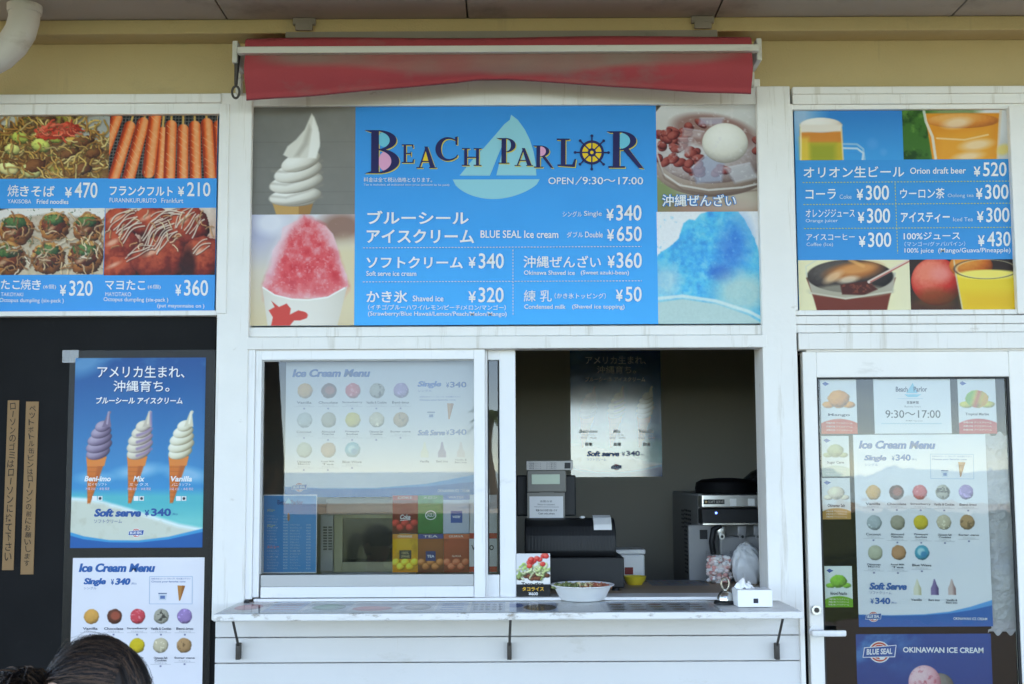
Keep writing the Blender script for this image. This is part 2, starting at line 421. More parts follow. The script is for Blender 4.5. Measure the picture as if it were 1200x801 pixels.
    def build(s, name, parent, d=0.0008, m=None):
        ny, nx = s.X.shape; c = s.b.st(np.array([(s.x0, s.y0), (s.x1, s.y0), (s.x1, s.y1), (s.x0, s.y1)]))
        # a clean rectangle in the board's own frame
        sx0, sx1 = (c[0, 0]+c[3, 0])/2, (c[1, 0]+c[2, 0])/2; ty0, ty1 = (c[0, 1]+c[1, 1])/2, (c[2, 1]+c[3, 1])/2
        lim = lambda v: min(1.0, max(0.0, v))
        S_, T_ = np.meshgrid(np.linspace(lim(sx0), lim(sx1), nx), np.linspace(lim(ty0), lim(ty1), ny))
        V = s.b.world(S_.ravel(), T_.ravel(), d)
        i = np.arange(ny*nx).reshape(ny, nx)
        F = np.stack([i[:-1, :-1], i[:-1, 1:], i[1:, 1:], i[1:, :-1]], -1).reshape(-1, 4)
        me = bpy.data.meshes.new(name)
        me.vertices.add(len(V)); me.vertices.foreach_set('co', V.ravel())
        me.loops.add(F.size); me.loops.foreach_set('vertex_index', F.ravel().astype(np.int32))
        me.polygons.add(len(F)); me.polygons.foreach_set('loop_start', np.arange(0, F.size, 4, dtype=np.int32))
        me.update(calc_edges=True); me.validate()
        a = me.color_attributes.new('Col', 'FLOAT_COLOR', 'POINT')
        rgb = lin(np.clip(s.C, 0, 255)).reshape(-1, 3)
        a.data.foreach_set('color', np.c_[rgb, np.ones(len(rgb))].ravel().astype(np.float32))
        me.materials.append(m or PRINT)
        return link(name, me, parent)
PRINT = print_mat('printed_vinyl', 0.36, spec=0.18)
PAPER = print_mat('printed_paper', 0.55, spec=0.15)
LAMI = print_mat('laminated_print', 0.4, spec=0.15, coat=0.06)
GLOSSY = print_mat('glossy_print', 0.3, coat=1.0)

# ================================================================== SETTING
def plane_grid(name, x0, x1, y0, y1, z, m, n=2):
    b = MB(); V = [[b.bm.verts.new((x0+(x1-x0)*i/n, y0+(y1-y0)*j/n, z)) for i in range(n+1)] for j in range(n+1)]
    for j in range(n):
        for i in range(n): b.bm.faces.new((V[j][i], V[j][i+1], V[j+1][i+1], V[j+1][i]))
    return b.build(name, m, recalc=False)
SAND = mat('pale_sand', (0.50, 0.46, 0.38), 0.9, var=0.12, scale=0.6, bump=0.4, bscale=30)
CONC = mat('grey_paving', (0.105, 0.10, 0.095), 0.85, var=0.12, scale=1.5, bump=0.3, bscale=60, dirt=(0.07, 0.068, 0.065), dscale=1.2)
SEA = mat('sea_water', (0.02, 0.16, 0.20), 0.12, var=0.2, scale=0.05, bump=0.4, bscale=1.5)
g = plane_grid('ground', -900, 900, -60, 600, -0.004, SAND); g['kind'] = 'structure'
g = plane_grid('pavement', -14, 14, -9, 6, 0.0, CONC); g['kind'] = 'structure'
g = plane_grid('sea', -3000, 3000, -4000, -60.0, -0.3, SEA); g['kind'] = 'structure'

ZS = W(600, 703, 0.0).z                       # top of the counter shelf
ZSILL = W(600, 401, 0.0).z
YC = min(((W(600, 38, -k/200).z-W(600, 50, 0).z)**2, -k/200) for k in range(60))[1]    # how far the cornice stands out
ZC = W(600, 50, 0.0).z; ZT = W(600, 21, YC).z; ZF = W(600, 106, 0).z
XL, XR = -3.6, 3.6

shop = top('beach_kiosk', 'white framed kiosk front with yellow stucco top, serving hatch and glass door', 'kiosk', (0, 1, 0))
MB().box(XL, XR, 0.0, 0.14, ZF-0.02, ZT+0.05).build('upper_wall', YELLOW, shop)
MB().box(XL, XR, YC, -0.001, ZC, ZT-0.001, 0.004).build('cornice', YELLOW, shop)
# soffit boards with open joints
sj = [W(p, 19, YC).x for p in (266, 548, 838, 1116)]
st_ = (sj[3]-sj[0])/3
b = MB(); ex = [sj[0]-st_*k for k in range(4, 0, -1)]+sj+[sj[3]+st_*k for k in range(1, 4)]
for a, c in zip(ex, ex[1:]): b.box(a+0.003, c-0.003, -2.9, 0.02, ZT, ZT+0.012, 0.001, 1)
b.build('soffit', SOFFIT, shop)
ROOF = mat('roof_concrete', (0.42, 0.41, 0.39), 0.85, var=0.1, bump=0.2)
MB().box(XL-0.3, XR+0.3, -2.95, 2.5, ZT+0.03, ZT+0.22).build('roof', ROOF, shop)
# inside
MB().box(-2.7, 2.7, 2.0, 2.12, 0, ZT).build('back_wall', INTW, shop)
MB().box(-2.82, -2.7, 0.14, 2.12, 0, ZT).box(2.7, 2.82, 0.14, 2.12, 0, ZT).build('end_wall', INTW, shop)
MB().box(-2.7, 2.7, 0.14, 2.0, 2.62, 2.68).build('inner_ceiling', INTW, shop)
MB().box(-2.7, 2.7, 0.1, 2.0, 0.003, 0.02).build('inner_floor', DGREY, shop)
MB().box(XL, 2.7, 0.055, 0.139, W(0, 397, 0).z, ZF-0.021).build('sign_backing_wall', WHITE, shop)
MB().box(XL, -1.05, 0.02, 0.139, 0.0, W(0, 371, 0.02).z).build('black_wall_panel', DARKP, shop)
xs0, xs1 = rect(252, 720, 938, 790, 0)[:2]
MB().box(-1.05, xs1, 0.03, 0.139, 0, ZS-0.04).build('lower_backing_wall', DARKP, shop)
b = MB(); bz = W(600, 745.5, 0).z; bh = bz-W(600, 775.5, 0).z; k = 0
zt = bz+bh
while zt > 0.05:
    b.box(xs0, xs1, 0.0, 0.03, max(0.01, zt-bh+0.003), min(zt, ZS-0.03), 0.002, 1); zt -= bh
b.build('lower_siding', SIDING, shop)
MB().box(1.885, XR, 0.0, 0.139, 0, ZF-0.02).build('end_front_wall', WHITE, shop)
# posts, rails
zz = lambda y: W(600, y, 0).z
def post(qx, y0, y1, Yf, Yb, nm='post', m=WORN):
    x0, x1, z0, z1 = quad_rect([(qx[0], y0), (qx[1], y0), (qx[2], y1), (qx[3], y1)], Yf)
    return MB().box(x0, x1, Yf, Yb, ZS-0.06, z1, 0.004).build(nm, m, shop)
post((258, 294, 288, 249), 109, 702, -0.028, 0.13)
post((888, 929, 938.5, 899), 101, 702, -0.028, 0.13)
def rail(x0, y0, x1, y1, Yf, nm='frame_rail', m=WORN, Yb=0.054, bev=0.003): return bar((x0, y0, x1, y1), Yf, Yb, nm, m, shop, bev)
rail(-300, 111, 259, 121.5, -0.036); rail(-300, 121.5, 259, 135, -0.022)
rail(255, 122, 267, 368, -0.034, 'frame_stile'); rail(-300, 365.2, 258, 371.2, -0.02)
rail(291, 94, 891, 123.5, -0.016)
rail(289, 382.5, 896, 394, -0.012); rail(289, 394, 899, 407.5, -0.03)
rail(929, 100.5, 1500, 109, -0.040); rail(929, 109.3, 1500, 121, -0.030); rail(926, 121.3, 1500, 127.5, -0.018)
rail(925.5, 122, 932, 364, -0.026, 'frame_stile'); rail(1187.5, 124, 1206, 368, -0.026, 'frame_stile'); rail(1206, 124, 1500, 400, -0.02, 'frame_board')
rail(930, 362.5, 1500, 368.5, -0.018); rail(930, 369.2, 1500, 379, -0.026); rail(932, 379.6, 1500, 389, -0.022); rail(936, 389.3, 1500, 407.3, -0.03)
# ---- sliding window
sw = MB().box(0, 0.001, 0, 0.001, 0, 0.001)
sw.bm.clear()
def B_(mb, q, Yf, Yb, bev=0.002):
    x0, x1, z0, z1 = rect(*q, Yf); mb.box(x0, x1, Yf, Yb, z0, z1, bev)
B_(sw, (287.5, 404.5, 297, 701.5), -0.02, 0.1); B_(sw, (297, 404, 604, 407.2), -0.012, 0.1); B_(sw, (893.5, 408, 901.5, 702), 0.03, 0.12)
B_(sw, (297, 699.5, 901, 703.2), -0.012, 0.13)
win = sw.build('sliding_window', ALU, shop)
m_ = MB(); B_(m_, (297.5, 407.8, 305, 699.3), -0.012, 0.022); B_(m_, (555.5, 407.8, 568.5, 699.3), -0.012, 0.022)
B_(m_, (305.1, 407.8, 555.4, 420.5), -0.010, 0.020); B_(m_, (305.1, 686.5, 555.4, 699.3), -0.010, 0.020)
m_.build('front_sash', ALU, win)
m_ = MB(); B_(m_, (305.1, 672.5, 555.4, 686.3), -0.004, 0.018); B_(m_, (305.1, 420.7, 307.5, 672.3), -0.003, 0.018); B_(m_, (307.6, 420.7, 555.4, 422.3), -0.003, 0.018)
m_.build('sash_gasket', GREYALU, win)
bar((307, 422, 555.6, 672.6), 0.006, 0.011, 'front_pane', GLASS, win, 0)
m_ = MB(); B_(m_, (563, 408, 571.5, 699.3), 0.03, 0.06); B_(m_, (585.5, 408, 604.5, 699.3), 0.03, 0.06); B_(m_, (571.6, 408, 585.4, 421), 0.031, 0.059); B_(m_, (571.6, 672.6, 585.4, 699.3), 0.031, 0.059)
m_.build('rear_sash', ALU, win)
m_ = MB(); B_(m_, (571.6, 421.1, 573, 672.5), 0.034, 0.055); B_(m_, (583.6, 421.1, 585.4, 672.5), 0.034, 0.055); m_.build('sash_gasket', BLACK, win)
bar((572, 421, 585.4, 672.6), 0.044, 0.048, 'rear_pane', GLASS, win, 0)
# ---- door
m_ = MB(); B_(m_, (939, 408.8, 944.6, 1200), -0.012, 0.12); B_(m_, (944.6, 408, 1240, 410.6), -0.012, 0.12)
door = m_.build('door', WHITE, shop)
zd0 = 0.02
x0, x1, z0, z1 = rect(945.5, 411.2, 961.8, 801, -0.004)
m_ = MB(); m_.box(x0, x1, -0.004, 0.04, zd0, z1, 0.003)
xa, xb, za, zb = rect(1190, 411.2, 1226, 801, -0.004); m_.box(xa, xb, -0.004, 0.04, zd0, z1, 0.003)
z2 = W(1075, 441, 0).z; m_.box(x1, xa, -0.003, 0.039, z2, z1, 0.003); m_.box(x1, xa, -0.003, 0.039, zd0, 0.16, 0.003)
m_.build('door_leaf', WHITE, door)
DGLASS = glass_mat('door_glass', tint=(0.9, 0.92, 0.91), extra=0.01, wav=0.04)
MB().box(x1-0.004, xa+0.004, 0.012, 0.018, 0.155, z2+0.004).build('door_pane', DGLASS, door)
MB().box(x1, x1+0.006, 0.001, 0.012, 0.16, z2-0.006).box(xa-0.008, xa, 0.001, 0.012, 0.16, z2-0.006).box(x1, xa, 0.001, 0.0115, z2-0.006, z2).build('glazing_bead', BLACK, door)
hy = -0.055
p0 = W(955, 741.5, -0.004); h0 = W(951, 741.5, hy); h1 = W(991.5, 740.5, hy)
m_ = MB(); m_.tube([(p0.x, -0.004, h0.z), (p0.x, hy, h0.z)], 0.009, 12)
m_.box(h0.x, h1.x, hy-0.008, hy+0.006, h0.z-0.0105, h0.z+0.0105, 0.005)
m_.lathe([(0, 0), (0.02, 0), (0.02, 0.006), (0, 0.006)], (0, 0, 0), 24)
# turn the rose to face the camera: the last lathe is built along z, so rebuild it as a short tube
m_.bm.verts.ensure_lookup_table()
for v in list(m_.bm.verts):
    if abs(v.co.x) < 0.03 and abs(v.co.y) < 0.03 and v.co.z < 0.01: m_.bm.verts.remove(v)
m_.tube([(p0.x, -0.004, h0.z), (p0.x, -0.012, h0.z)], 0.022, 24)
m_.build('handle', ALU, door, smooth=True)
lk = W(956.3, 713.8, -0.004)
MB().tube([(lk.x, -0.004, lk.z), (lk.x, -0.014, lk.z)], 0.0165, 24).build('lock_cylinder', STEEL, door, smooth=True)
MB().tube([(lk.x, -0.0142, lk.z), (lk.x, -0.016, lk.z)], 0.009, 20).box(lk.x-0.0012, lk.x+0.0012, -0.0168, -0.015, lk.z-0.006, lk.z+0.006).build('lock_core', RUST, door, smooth=True)

MB().box(x1-0.05, xa+0.12, 0.32, 0.335, 0.03, z2+0.25).build('added_dark_sheet', mat('added_sheet_black', (0.008, 0.008, 0.008), 0.9, spec=0.05), shop)  # invented sheet, added inside so the view through the door glass goes dark
# ---- counter shelf
YSH = min((abs((WZ(600, 717.3, ZS)).y - (-k/500)), -k/500) for k in range(400))[1]
sl0, sl1 = W(249.5, 717, YSH).x, W(941, 716, YSH).x
shelf = top('counter_shelf', 'long white painted counter shelf with chipped edge under the serving hatch', 'shelf', (0, YSH/2, ZS-0.03))
sth = W(600, 717.3, YSH).z-W(600, 726, YSH).z
SHELFM = mat('chipped_shelf_paint', (0.75, 0.735, 0.71), 0.45, var=0.06, scale=9, bump=0.35, bscale=35, dirt=(0.27, 0.22, 0.17), dscale=17.0, dthr=0.565, streak=((0.48, 0.44, 0.38), (9, 30, 60), 0.57, 0.6))
MB().box(sl0, sl1, YSH, -0.029, ZS-sth, ZS, 0.004).box(W(306, 700, 0).x, W(897, 700, 0).x, -0.029, -0.0125, ZS-sth, ZS-0.004).build('shelf_board', SHELFM, shelf)
for px0, px1 in ((271.5, 279), (598.5, 597), (919, 911)):
    pA = W(px0, 728, -0.25); pB = W(px1, 772, -0.02); zA = ZS-sth
    m_ = MB(); m_.tube([(W(px0, 728, YSH*0.62).x, YSH*0.62, zA+0.002), (pB.x, -0.018, pB.z+0.045)], 0.0045, 8)
    m_.box(pB.x-0.0075, pB.x+0.0075, -0.03, 0.0, pB.z, pB.z+0.055, 0.002)
    m_.build('bracket', RUST, shelf, smooth=True)
x0, x1, z0, z1 = rect(286.5, 700, 292.5, 703, -0.035)
MB().box(x0, x1, -0.045, -0.0285, ZS+0.0005, ZS+0.008, 0.001).build('stop_block', BLACK, shelf)

# ---- awning
aw = top('retracted_awning', 'faded red fabric awning rolled back on a white bar above the hatch', 'awning', (0, -0.1, zz(110)))
CLOTH = mat('faded_red_cloth', (0.37, 0.046, 0.056), 0.85, var=0.14, scale=5, bump=0.35, bscale=220, dirt=(0.29, 0.10, 0.095), dscale=2.6, dthr=0.56)
# grey mildew along the fold under the bar: a stain that belongs to the cloth
n = CLOTH.node_tree.nodes; l = CLOTH.node_tree.links; bs = n['Principled BSDF']; src = bs.inputs['Base Color'].links[0].from_socket
ga = n.new('ShaderNodeAttribute'); ga.attribute_name = 'mildew'; nz = n.new('ShaderNodeTexNoise'); nz.inputs['Scale'].default_value = 3.5; tc = n.new('ShaderNodeTexCoord'); l.new(tc.outputs['Object'], nz.inputs['Vector'])
mm = n.new('ShaderNodeMath'); mm.operation = 'MULTIPLY'; l.new(ga.outputs['Fac'], mm.inputs[0]); l.new(nz.outputs['Fac'], mm.inputs[1]); m2 = n.new('ShaderNodeMath'); m2.operation = 'MULTIPLY'; m2.inputs[1].default_value = 1.25; m2.use_clamp = True; l.new(mm.outputs[0], m2.inputs[0])
mx = n.new('ShaderNodeMix'); mx.data_type = 'RGBA'; l.new(m2.outputs[0], mx.inputs['Factor']); l.new(src, mx.inputs['A']); mx.inputs['B'].default_value = (0.235, 0.165, 0.135, 1); l.new(mx.outputs['Result'], bs.inputs['Base Color'])
YA = -0.21
BARM = mat('dull_cream_bar', (0.58, 0.56, 0.50), 0.45, var=0.05, dirt=(0.46, 0.43, 0.38), dscale=6, dthr=0.58)
a0 = W(286.5, 60, YA).x; a1 = W(881.5, 56, YA).x
zb0 = (W(300, 65.5, YA).z+W(880, 61, YA).z)/2; zb1 = (W(300, 56, YA).z+W(880, 51.5, YA).z)/2
MB().box(W(279, 60, YA).x, W(889, 56, YA).x, YA-0.014, YA+0.016, zb0+0.002, zb1-0.003, 0.003).build('front_bar', BARM, aw)
ztop = W(600, 42.5, -0.10).z
rg = random.Random(5)
def drape(f, nx, ny, nm, m, hem=None):
    V = []; F = []
    for j in range(ny+1):
        for i in range(nx+1): V.append(f(i/nx, j/ny))
    n = len(V)
    V += [(x, y+0.003, z) for x, y, z in V]
    q = lambda i, j: j*(nx+1)+i
    for j in range(ny):
        for i in range(nx):
            F.append((q(i, j), q(i+1, j), q(i+1, j+1), q(i, j+1))); F.append(tuple(n+k for k in (q(i, j+1), q(i+1, j+1), q(i+1, j), q(i, j))))
    for i in range(nx): F.append((q(i, ny), q(i+1, ny), n+q(i+1, ny), n+q(i, ny)))
    me = bpy.data.meshes.new(nm); me.from_pydata(V, [], F); me.materials.append(m)
    for p in me.polygons: p.use_smooth = True
    return link(nm, me, aw)
def bott(u):                                       # lower edge of the slack cloth, photo px
    K = [(0, 116.5), (0.1, 113), (0.25, 105.5), (0.42, 97), (0.46, 93.8), (0.52, 93.5), (0.6, 97), (0.75, 103.5), (0.9, 109.5), (1, 112)]
    for (a, b_), (c, d) in zip(K, K[1:]):
        if u <= c: return b_+(d-b_)*(u-a)/(c-a)
    return K[-1][1]
def fv(u, v):
    x = a0+(a1-a0)*u
    zl = W(600, bott(u)+0.2, YA+0.05).z
    z = zb0+0.002+(zl-zb0-0.002)*v
    belly = 0.030*math.sin(math.pi*min(1, v*1.15))*(0.5+0.5*abs(2*u-1)) - 0.0025*math.sin(u*34+v*3)*v*(0.3+abs(2*u-1))
    return (x, YA+0.012+0.03*v-belly*0.9, z)
sc_ = drape(fv, 120, 24, 'slack_cloth', CLOTH)
at_ = sc_.data.attributes.new('mildew', 'FLOAT', 'POINT'); vals = []
for kk in range(2):
    for j in range(25):
        for i in range(121):
            u = i/120; e = 1-abs(2*u-1); v_ = j/24
            vals.append(max(0, min(1, (0.22+0.75*e**1.2+0.05*math.sin(u*23)-v_)*5))*min(1, e*6))
at_.data.foreach_set('value', vals)
zup = W(600, 44.2, YA).z
def fr(u, v):
    x = a0+(a1-a0)*u; s_ = 0.004*math.sin(u*11)*v
    if v <= .5: t = v/.5; return (x, YA+0.004+0.010*t*t, zb1-0.004+(zup-zb1+0.004)*t+s_)
    t = (v-.5)/.5; return (x, YA+0.014+(-0.06-YA-0.014)*t, zup+s_+(ztop-zup)*t+0.012*math.sin(math.pi*t)*(1-t))
drape(fr, 60, 12, 'roof_cloth', CLOTH)
HEM = mat('dark_red_hem', (0.20, 0.025, 0.035), 0.8, var=0.1)
MB().tube([Vector(fv(i/60, 1.0))+Vector((0, 0.0015, 0.001)) for i in range(61)], 0.0032, 6).build('hem', HEM, aw, smooth=True)
ROLL = mat('weathered_roller_cover', (0.26, 0.225, 0.19), 0.75, var=0.15, scale=6, bump=0.2, dirt=(0.16, 0.14, 0.12))
x0, x1 = W(335, 38, -0.1).x, W(840, 34, -0.1).x
MB().prism([(-0.001, ztop-0.05), (-0.11, ztop-0.01), (-0.11, ztop+0.018), (-0.085, ztop+0.03), (-0.001, ztop+0.036)], 'x', x0, x1, 0.002).build('roller_cover', ROLL, aw)
for px, py in ((357, 34), (823, 30)):
    c = W(px, py, -0.11)
    MB().box(c.x-0.04, c.x+0.04, -0.125, -0.001, ztop+0.0365, ztop+0.062, 0.003).box(c.x-0.03, c.x+0.03, -0.13, -0.12, ztop+0.015, ztop+0.04, 0.002).build('mount', ROLL, aw)
for s_, pxa, pxb in ((-1, 270, 284), (1, 883, 889.5)):
    xA, xB = W(pxa, 60, -0.15).x, W(pxb, 60, -0.15).x
    zU, zL = W(600, 45, -0.15).z, W(600, 104 if s_ < 0 else 98, -0.1).z
    m_ = MB(); m_.box(xA, xB-(0.0 if s_ > 0 else 0.022), -0.06, -0.0285, zL, zU, 0.003); m_.box((xA+xB)/2-0.006, (xA+xB)/2+0.012, YA+0.021, -0.06, zb0-0.02, zb1+0.03, 0.003)
    m_.tube([(xA+0.012, -0.07, zL+0.06), (xA+0.012, -0.02, zL+0.06)], 0.008, 10)
    m_.build('end_bracket', BARM, aw)
hx = W(277, 80, -0.16)
m_ = MB(); m_.tube([(hx.x+0.004, -0.17, zb0+0.01), (hx.x+0.004, -0.17, W(277, 74, -0.17).z), (hx.x+0.002, -0.172, W(277, 100, -0.17).z)], [0.012, 0.009, 0.006], 10)
cz = W(277, 108.5, -0.17).z
m_.tube([(hx.x+0.002+0.0125*math.sin(t*2*math.pi/24), -0.172, cz+0.021*math.cos(t*2*math.pi/24)) for t in range(25)], 0.0042, 8, cap=False)
m_.build('crank_eye', RUST, aw, smooth=True)

# ---- drain pipe
PVC = mat('aged_pvc', (0.55, 0.52, 0.48), 0.45, var=0.08, scale=4, dirt=(0.40, 0.36, 0.31), dscale=5, dthr=0.58)
pp = top('drain_pipe', 'beige plastic drain pipe elbow coming out of the soffit at upper left', 'pipe', W(28, 10, -0.22))
YP = -0.25; c0 = W(29, 3, YP); c0.z = ZT
K = [W(29, 2, YP), W(29, 12, YP), W(28, 24, YP), W(24, 38, YP), W(15, 52, YP), W(1, 65, YP), W(-16, 74, YP), W(-34, 82, YP), W(-52, 90, YP)]
K[0].z = ZT+0.01
MB().tube(K, 0.052, 24).build('elbow', PVC, pp, smooth=True)
MB().tube([K[0], K[1], K[1]+Vector((0, 0, -0.012))], [0.058, 0.058, 0.056], 24).build('collar', PVC, pp, smooth=True)
MB().tube([K[-1]+Vector((0.02, 0, 0.0)), K[-1]+Vector((-0.06, 0, -0.06)), K[-1]+Vector((-0.08, 0, -0.3)), (K[-1].x-0.08, YP, 0.05)], 0.0515, 24).build('downpipe', PVC, pp, smooth=True)

# ================================================================== SIGNS AND POSTERS
BLU = (14, 160, 236); WH = (242, 243, 243)
BASEV = mat('sign_backing', (0.5, 0.5, 0.5), 0.5)
def flat_print(board, name, parent, paint, box=None, ss=1.5, d=0.0008, m=None, bg=(255, 255, 255)):
    p = Pic(board, *(box or board.bb), bg=bg, ss=ss); paint(p); return p.build(name, parent, d, m)
def signtop(name, label, b, cat='sign', group=None):
    c = b.O+b.U*0.5+b.V
    return top(name, label, cat, c, group)
def noodles(p, box, n, cols, L=22, wd=2.6, seed=1, shade=0.55):
    r = random.Random(seed); x0, y0, x1, y1 = box
    for i in range(n):
        x = r.uniform(x0, x1); y = r.uniform(y0, y1); a = r.uniform(0, 6.3); P = [(x, y)]
        for k in range(5):
            a += r.uniform(-0.8, 0.8); x += math.cos(a)*L/5; y += math.sin(a)*L/5; P.append((x, y))
        c = np.array(r.choice(cols))*r.uniform(0.8, 1.1)
        p.line([(a_+0.8, b_+1.0) for a_, b_ in P], wd+1.0, c*0.45, 0.4, 1.6); p.line(P, wd, c)
        p.line([(a_-0.4, b_-0.5) for a_, b_ in P], wd*0.3, np.minimum(255, c*1.25), 0.6)

# ---------------- left food sign
LB = Board([(-9, 136.5), (255, 131), (251.5, 363.5), (-9, 367)], 0.0)
ls = signtop('food_menu_sign', 'blue menu sign with noodles, sausages and octopus dumplings above the black wall panel', LB)
LB.sheet('panel', ink_mat(BLU), ls, 0.012, 0.0)
def f_yakisoba(p):
    p.vgrad((95, 62, 38), (150, 105, 60)); p.grain(50, 7)
    p.blotch(14, 0.55, (170, 165, 70), 0.8, 6); p.blotch(10, 0.6, (60, 35, 22), 0.8, 6)
    p.ell(112, 150, 40, 22, (178, 182, 178), -25, 12, 0.9); p.ell(-5, 141, 30, 9, (190, 190, 182), -20, 5)
    noodles(p, (-8, 146, 126, 214), 230, [(212, 165, 85), (176, 120, 55), (226, 190, 120), (130, 80, 40), (196, 148, 70), (150, 98, 50)], 24, 1.9, 3)
    for cx, cy, rx, ry, c in ((20, 160, 11, 7, (168, 176, 80)), (12, 175, 9, 7, (205, 200, 120)), (45, 170, 12, 8, (188, 190, 96)), (34, 203, 12, 8, (206, 200, 130)), (62, 162, 8, 5, (150, 160, 70)), (8, 200, 12, 8, (225, 205, 140)), (82, 165, 10, 6, (190, 150, 70))):
        p.ball(cx, cy, rx, ry, np.minimum(255, np.array(c)*1.25), c, np.array(c)*0.45, 20, rag=0.25, tex=0.2)
    for cx, cy, rx, ry in ((40, 196, 13, 9), (95, 165, 14, 7), (80, 180, 12, 6), (108, 180, 11, 6), (96, 200, 10, 7)):
        p.ball(cx, cy, rx, ry, (150, 92, 50), (98, 52, 28), (45, 24, 14), -15, rag=0.3, tex=0.25)
    noodles(p, (0, 150, 124, 214), 70, [(216, 172, 96), (228, 196, 130), (186, 126, 58), (140, 86, 44)], 18, 1.5, 9)
    p.ball(64, 152, 27, 11, (250, 120, 90), (225, 72, 48), (150, 35, 25), -4, rag=0.35, tex=0.35, rs=5)
    noodles(p, (44, 145, 86, 158), 26, [(235, 85, 60), (248, 120, 90), (215, 60, 40)], 11, 1.8, 4)
    p.blotch(3, 0.66, (70, 95, 45), 0.7, 8, mask=(p.Y < 185))
flat_print(LB, 'noodle_photo', ls, f_yakisoba, (-9, 130, 126, 212))
def f_frank(p):
    p.C[:] = (30, 30, 30)
    gx = (np.abs(((p.X+p.Y*0.05) % 4.0)-2) > 1.55); gy = (np.abs((p.Y % 4.0)-2) > 1.5)
    p.mix((gx | gy)*0.7, (120, 122, 118))
    S = [(134, 136, 119, 182, 7), (150, 146, 131, 214, 7), (166, 142, 150, 212, 7.4), (190, 152, 187, 216, 5.6), (180.5, 134, 174, 202, 7.6), (200, 145, 199, 220, 7), (214.5, 150, 215, 220, 6.8), (228.5, 146, 231, 220, 7), (243, 143, 249, 220, 7.2), (257, 145, 262, 220, 6.4)]
    for x0, y0, x1, y1, r in S:
        dx, dy = x0-x1, y0-y1; L = math.hypot(dx, dy)
        p.line([(x0, y0), (x0+dx/L*26, y0+dy/L*26)], 2.6, (214, 170, 96))
        p.capsule(x0, y0, x1, y1, r, (255, 170, 110), (246, 106, 46), (170, 50, 18))
        d, t = p.seg(x0, y0, x1, y1)
        s = ((p.X-x0)*dy-(p.Y-y0)*dx)/L; q = (t*L+s*0.8) % 8.5
        p.mix((d < r*0.72)*np.clip(1-np.abs(q-4)/0.9, 0, 1)*0.75*(fbm(p.X, p.Y, 6, p.seed(), 2) > 0.42), (255, 190, 140))
    p.grain(10, 3)
flat_print(LB, 'sausage_photo', ls, f_frank, (126, 130, 256, 210))
def f_tako(p):
    p.vgrad((190, 170, 150), (210, 190, 160)); p.grain(22, 6)
    p.poly([(-10, 240), (60, 240), (124, 246), (124, 262), (60, 252), (-10, 264)], (236, 230, 222), 3)
    p.poly([(-10, 240), (34, 240), (-10, 252)], (70, 55, 48), 2)
    for cx, cy, r in ((20, 272, 20), (64, 268, 18), (103, 270, 18), (11, 306, 22), (58, 305, 20), (101, 304, 21)):
        p.ball(cx, cy, r, r*0.95, (232, 178, 98), (176, 100, 44), (66, 32, 16), rag=0.12, tex=0.35, ts=7)
        p.ball(cx-1, cy-r*0.1, r*0.8, r*0.62, (158, 72, 38), (104, 40, 22), (52, 20, 12), rag=0.35, tex=0.4, ts=5)
        p.ell(cx-r*0.25, cy+r*0.15, r*0.3, r*0.12, (245, 205, 160), -30, 3, 0.7)
        p.ball(cx-1, cy-r*0.42, r*0.66, r*0.34, (104, 140, 76), (56, 92, 48), (26, 46, 26), rag=0.5, tex=0.4, rs=4)
    noodles(p, (-8, 256, 122, 318), 110, [(226, 190, 150), (200, 150, 100), (240, 215, 185), (170, 105, 60), (150, 90, 50)], 13, 1.2, 21)
    p.blotch(3, 0.68, (50, 82, 42), 0.8, 8, mask=(p.Y < 312))
flat_print(LB, 'dumpling_photo', ls, f_tako, (-9, 247, 122, 324))
def f_mayo(p):
    p.vgrad((225, 205, 190), (190, 120, 90)); p.grain(18, 6)
    for cx, cy, rx, ry in ((142, 262, 24, 18), (178, 262, 24, 19), (222, 268, 25, 25), (140, 292, 26, 24), (142, 316, 26, 16), (190, 304, 36, 26), (240, 304, 26, 26)):
        p.ball(cx, cy, rx, ry, (206, 84, 52), (128, 34, 22), (44, 11, 9), rag=0.08, tex=0.42, ts=6)
        p.ell(cx-rx*0.3, cy-ry*0.3, rx*0.28, ry*0.12, (250, 200, 170), -25, 3, 0.75)
    p.ell(222, 312, 9, 22, (40, 10, 9), 0, 6, 0.8); p.ell(170, 285, 5, 14, (60, 16, 12), 0, 5, 0.7)
    r = random.Random(8)
    for cx, cy, ang, n_, L, sp_ in ((148, 264, -38, 8, 40, 3.6), (186, 276, -48, 9, 50, 3.6), (224, 262, -52, 7, 34, 4.2), (164, 296, -24, 3, 36, 3.2), (196, 252, -15, 4, 40, 3.0), (238, 292, -28, 3, 26, 4)):
        a = math.radians(ang); ux, uy = math.cos(a), math.sin(a)
        for i in range(n_):
            o_ = (i-n_/2)*sp_+r.uniform(-.8, .8); ph = r.uniform(0, 6); l_ = L*r.uniform(.6, 1); Q = []
            for k_ in range(12):
                t = (k_/11-.5)*l_; w_ = o_+1.6*math.sin(t*.18+ph)+.012*t*t; Q.append((cx+ux*t-uy*w_, cy+uy*t+ux*w_))
            p.line([(x+.5, y+.9) for x, y in Q], 1.9, (84, 30, 22), .55); p.line(Q, r.uniform(1.0, 1.6), (238, 220, 200), .95)
    noodles(p, (126, 248, 250, 290), 30, [(210, 150, 100), (238, 205, 165)], 10, 1.0, 5)
flat_print(LB, 'mayo_dumpling_photo', ls, f_mayo, (122.8, 245, 254, 323))
k = Ink(LB)
T = k.text
T('焼', 7.9, 220, 21, 233.8, WH, .003); T('きそば', 22.5, 220.6, 63, 233.4, WH, .014); T('¥', 75, 222, 83.5, 234, WH, .02); T('470', 86.5, 216, 113.3, 234.3, WH, .012)
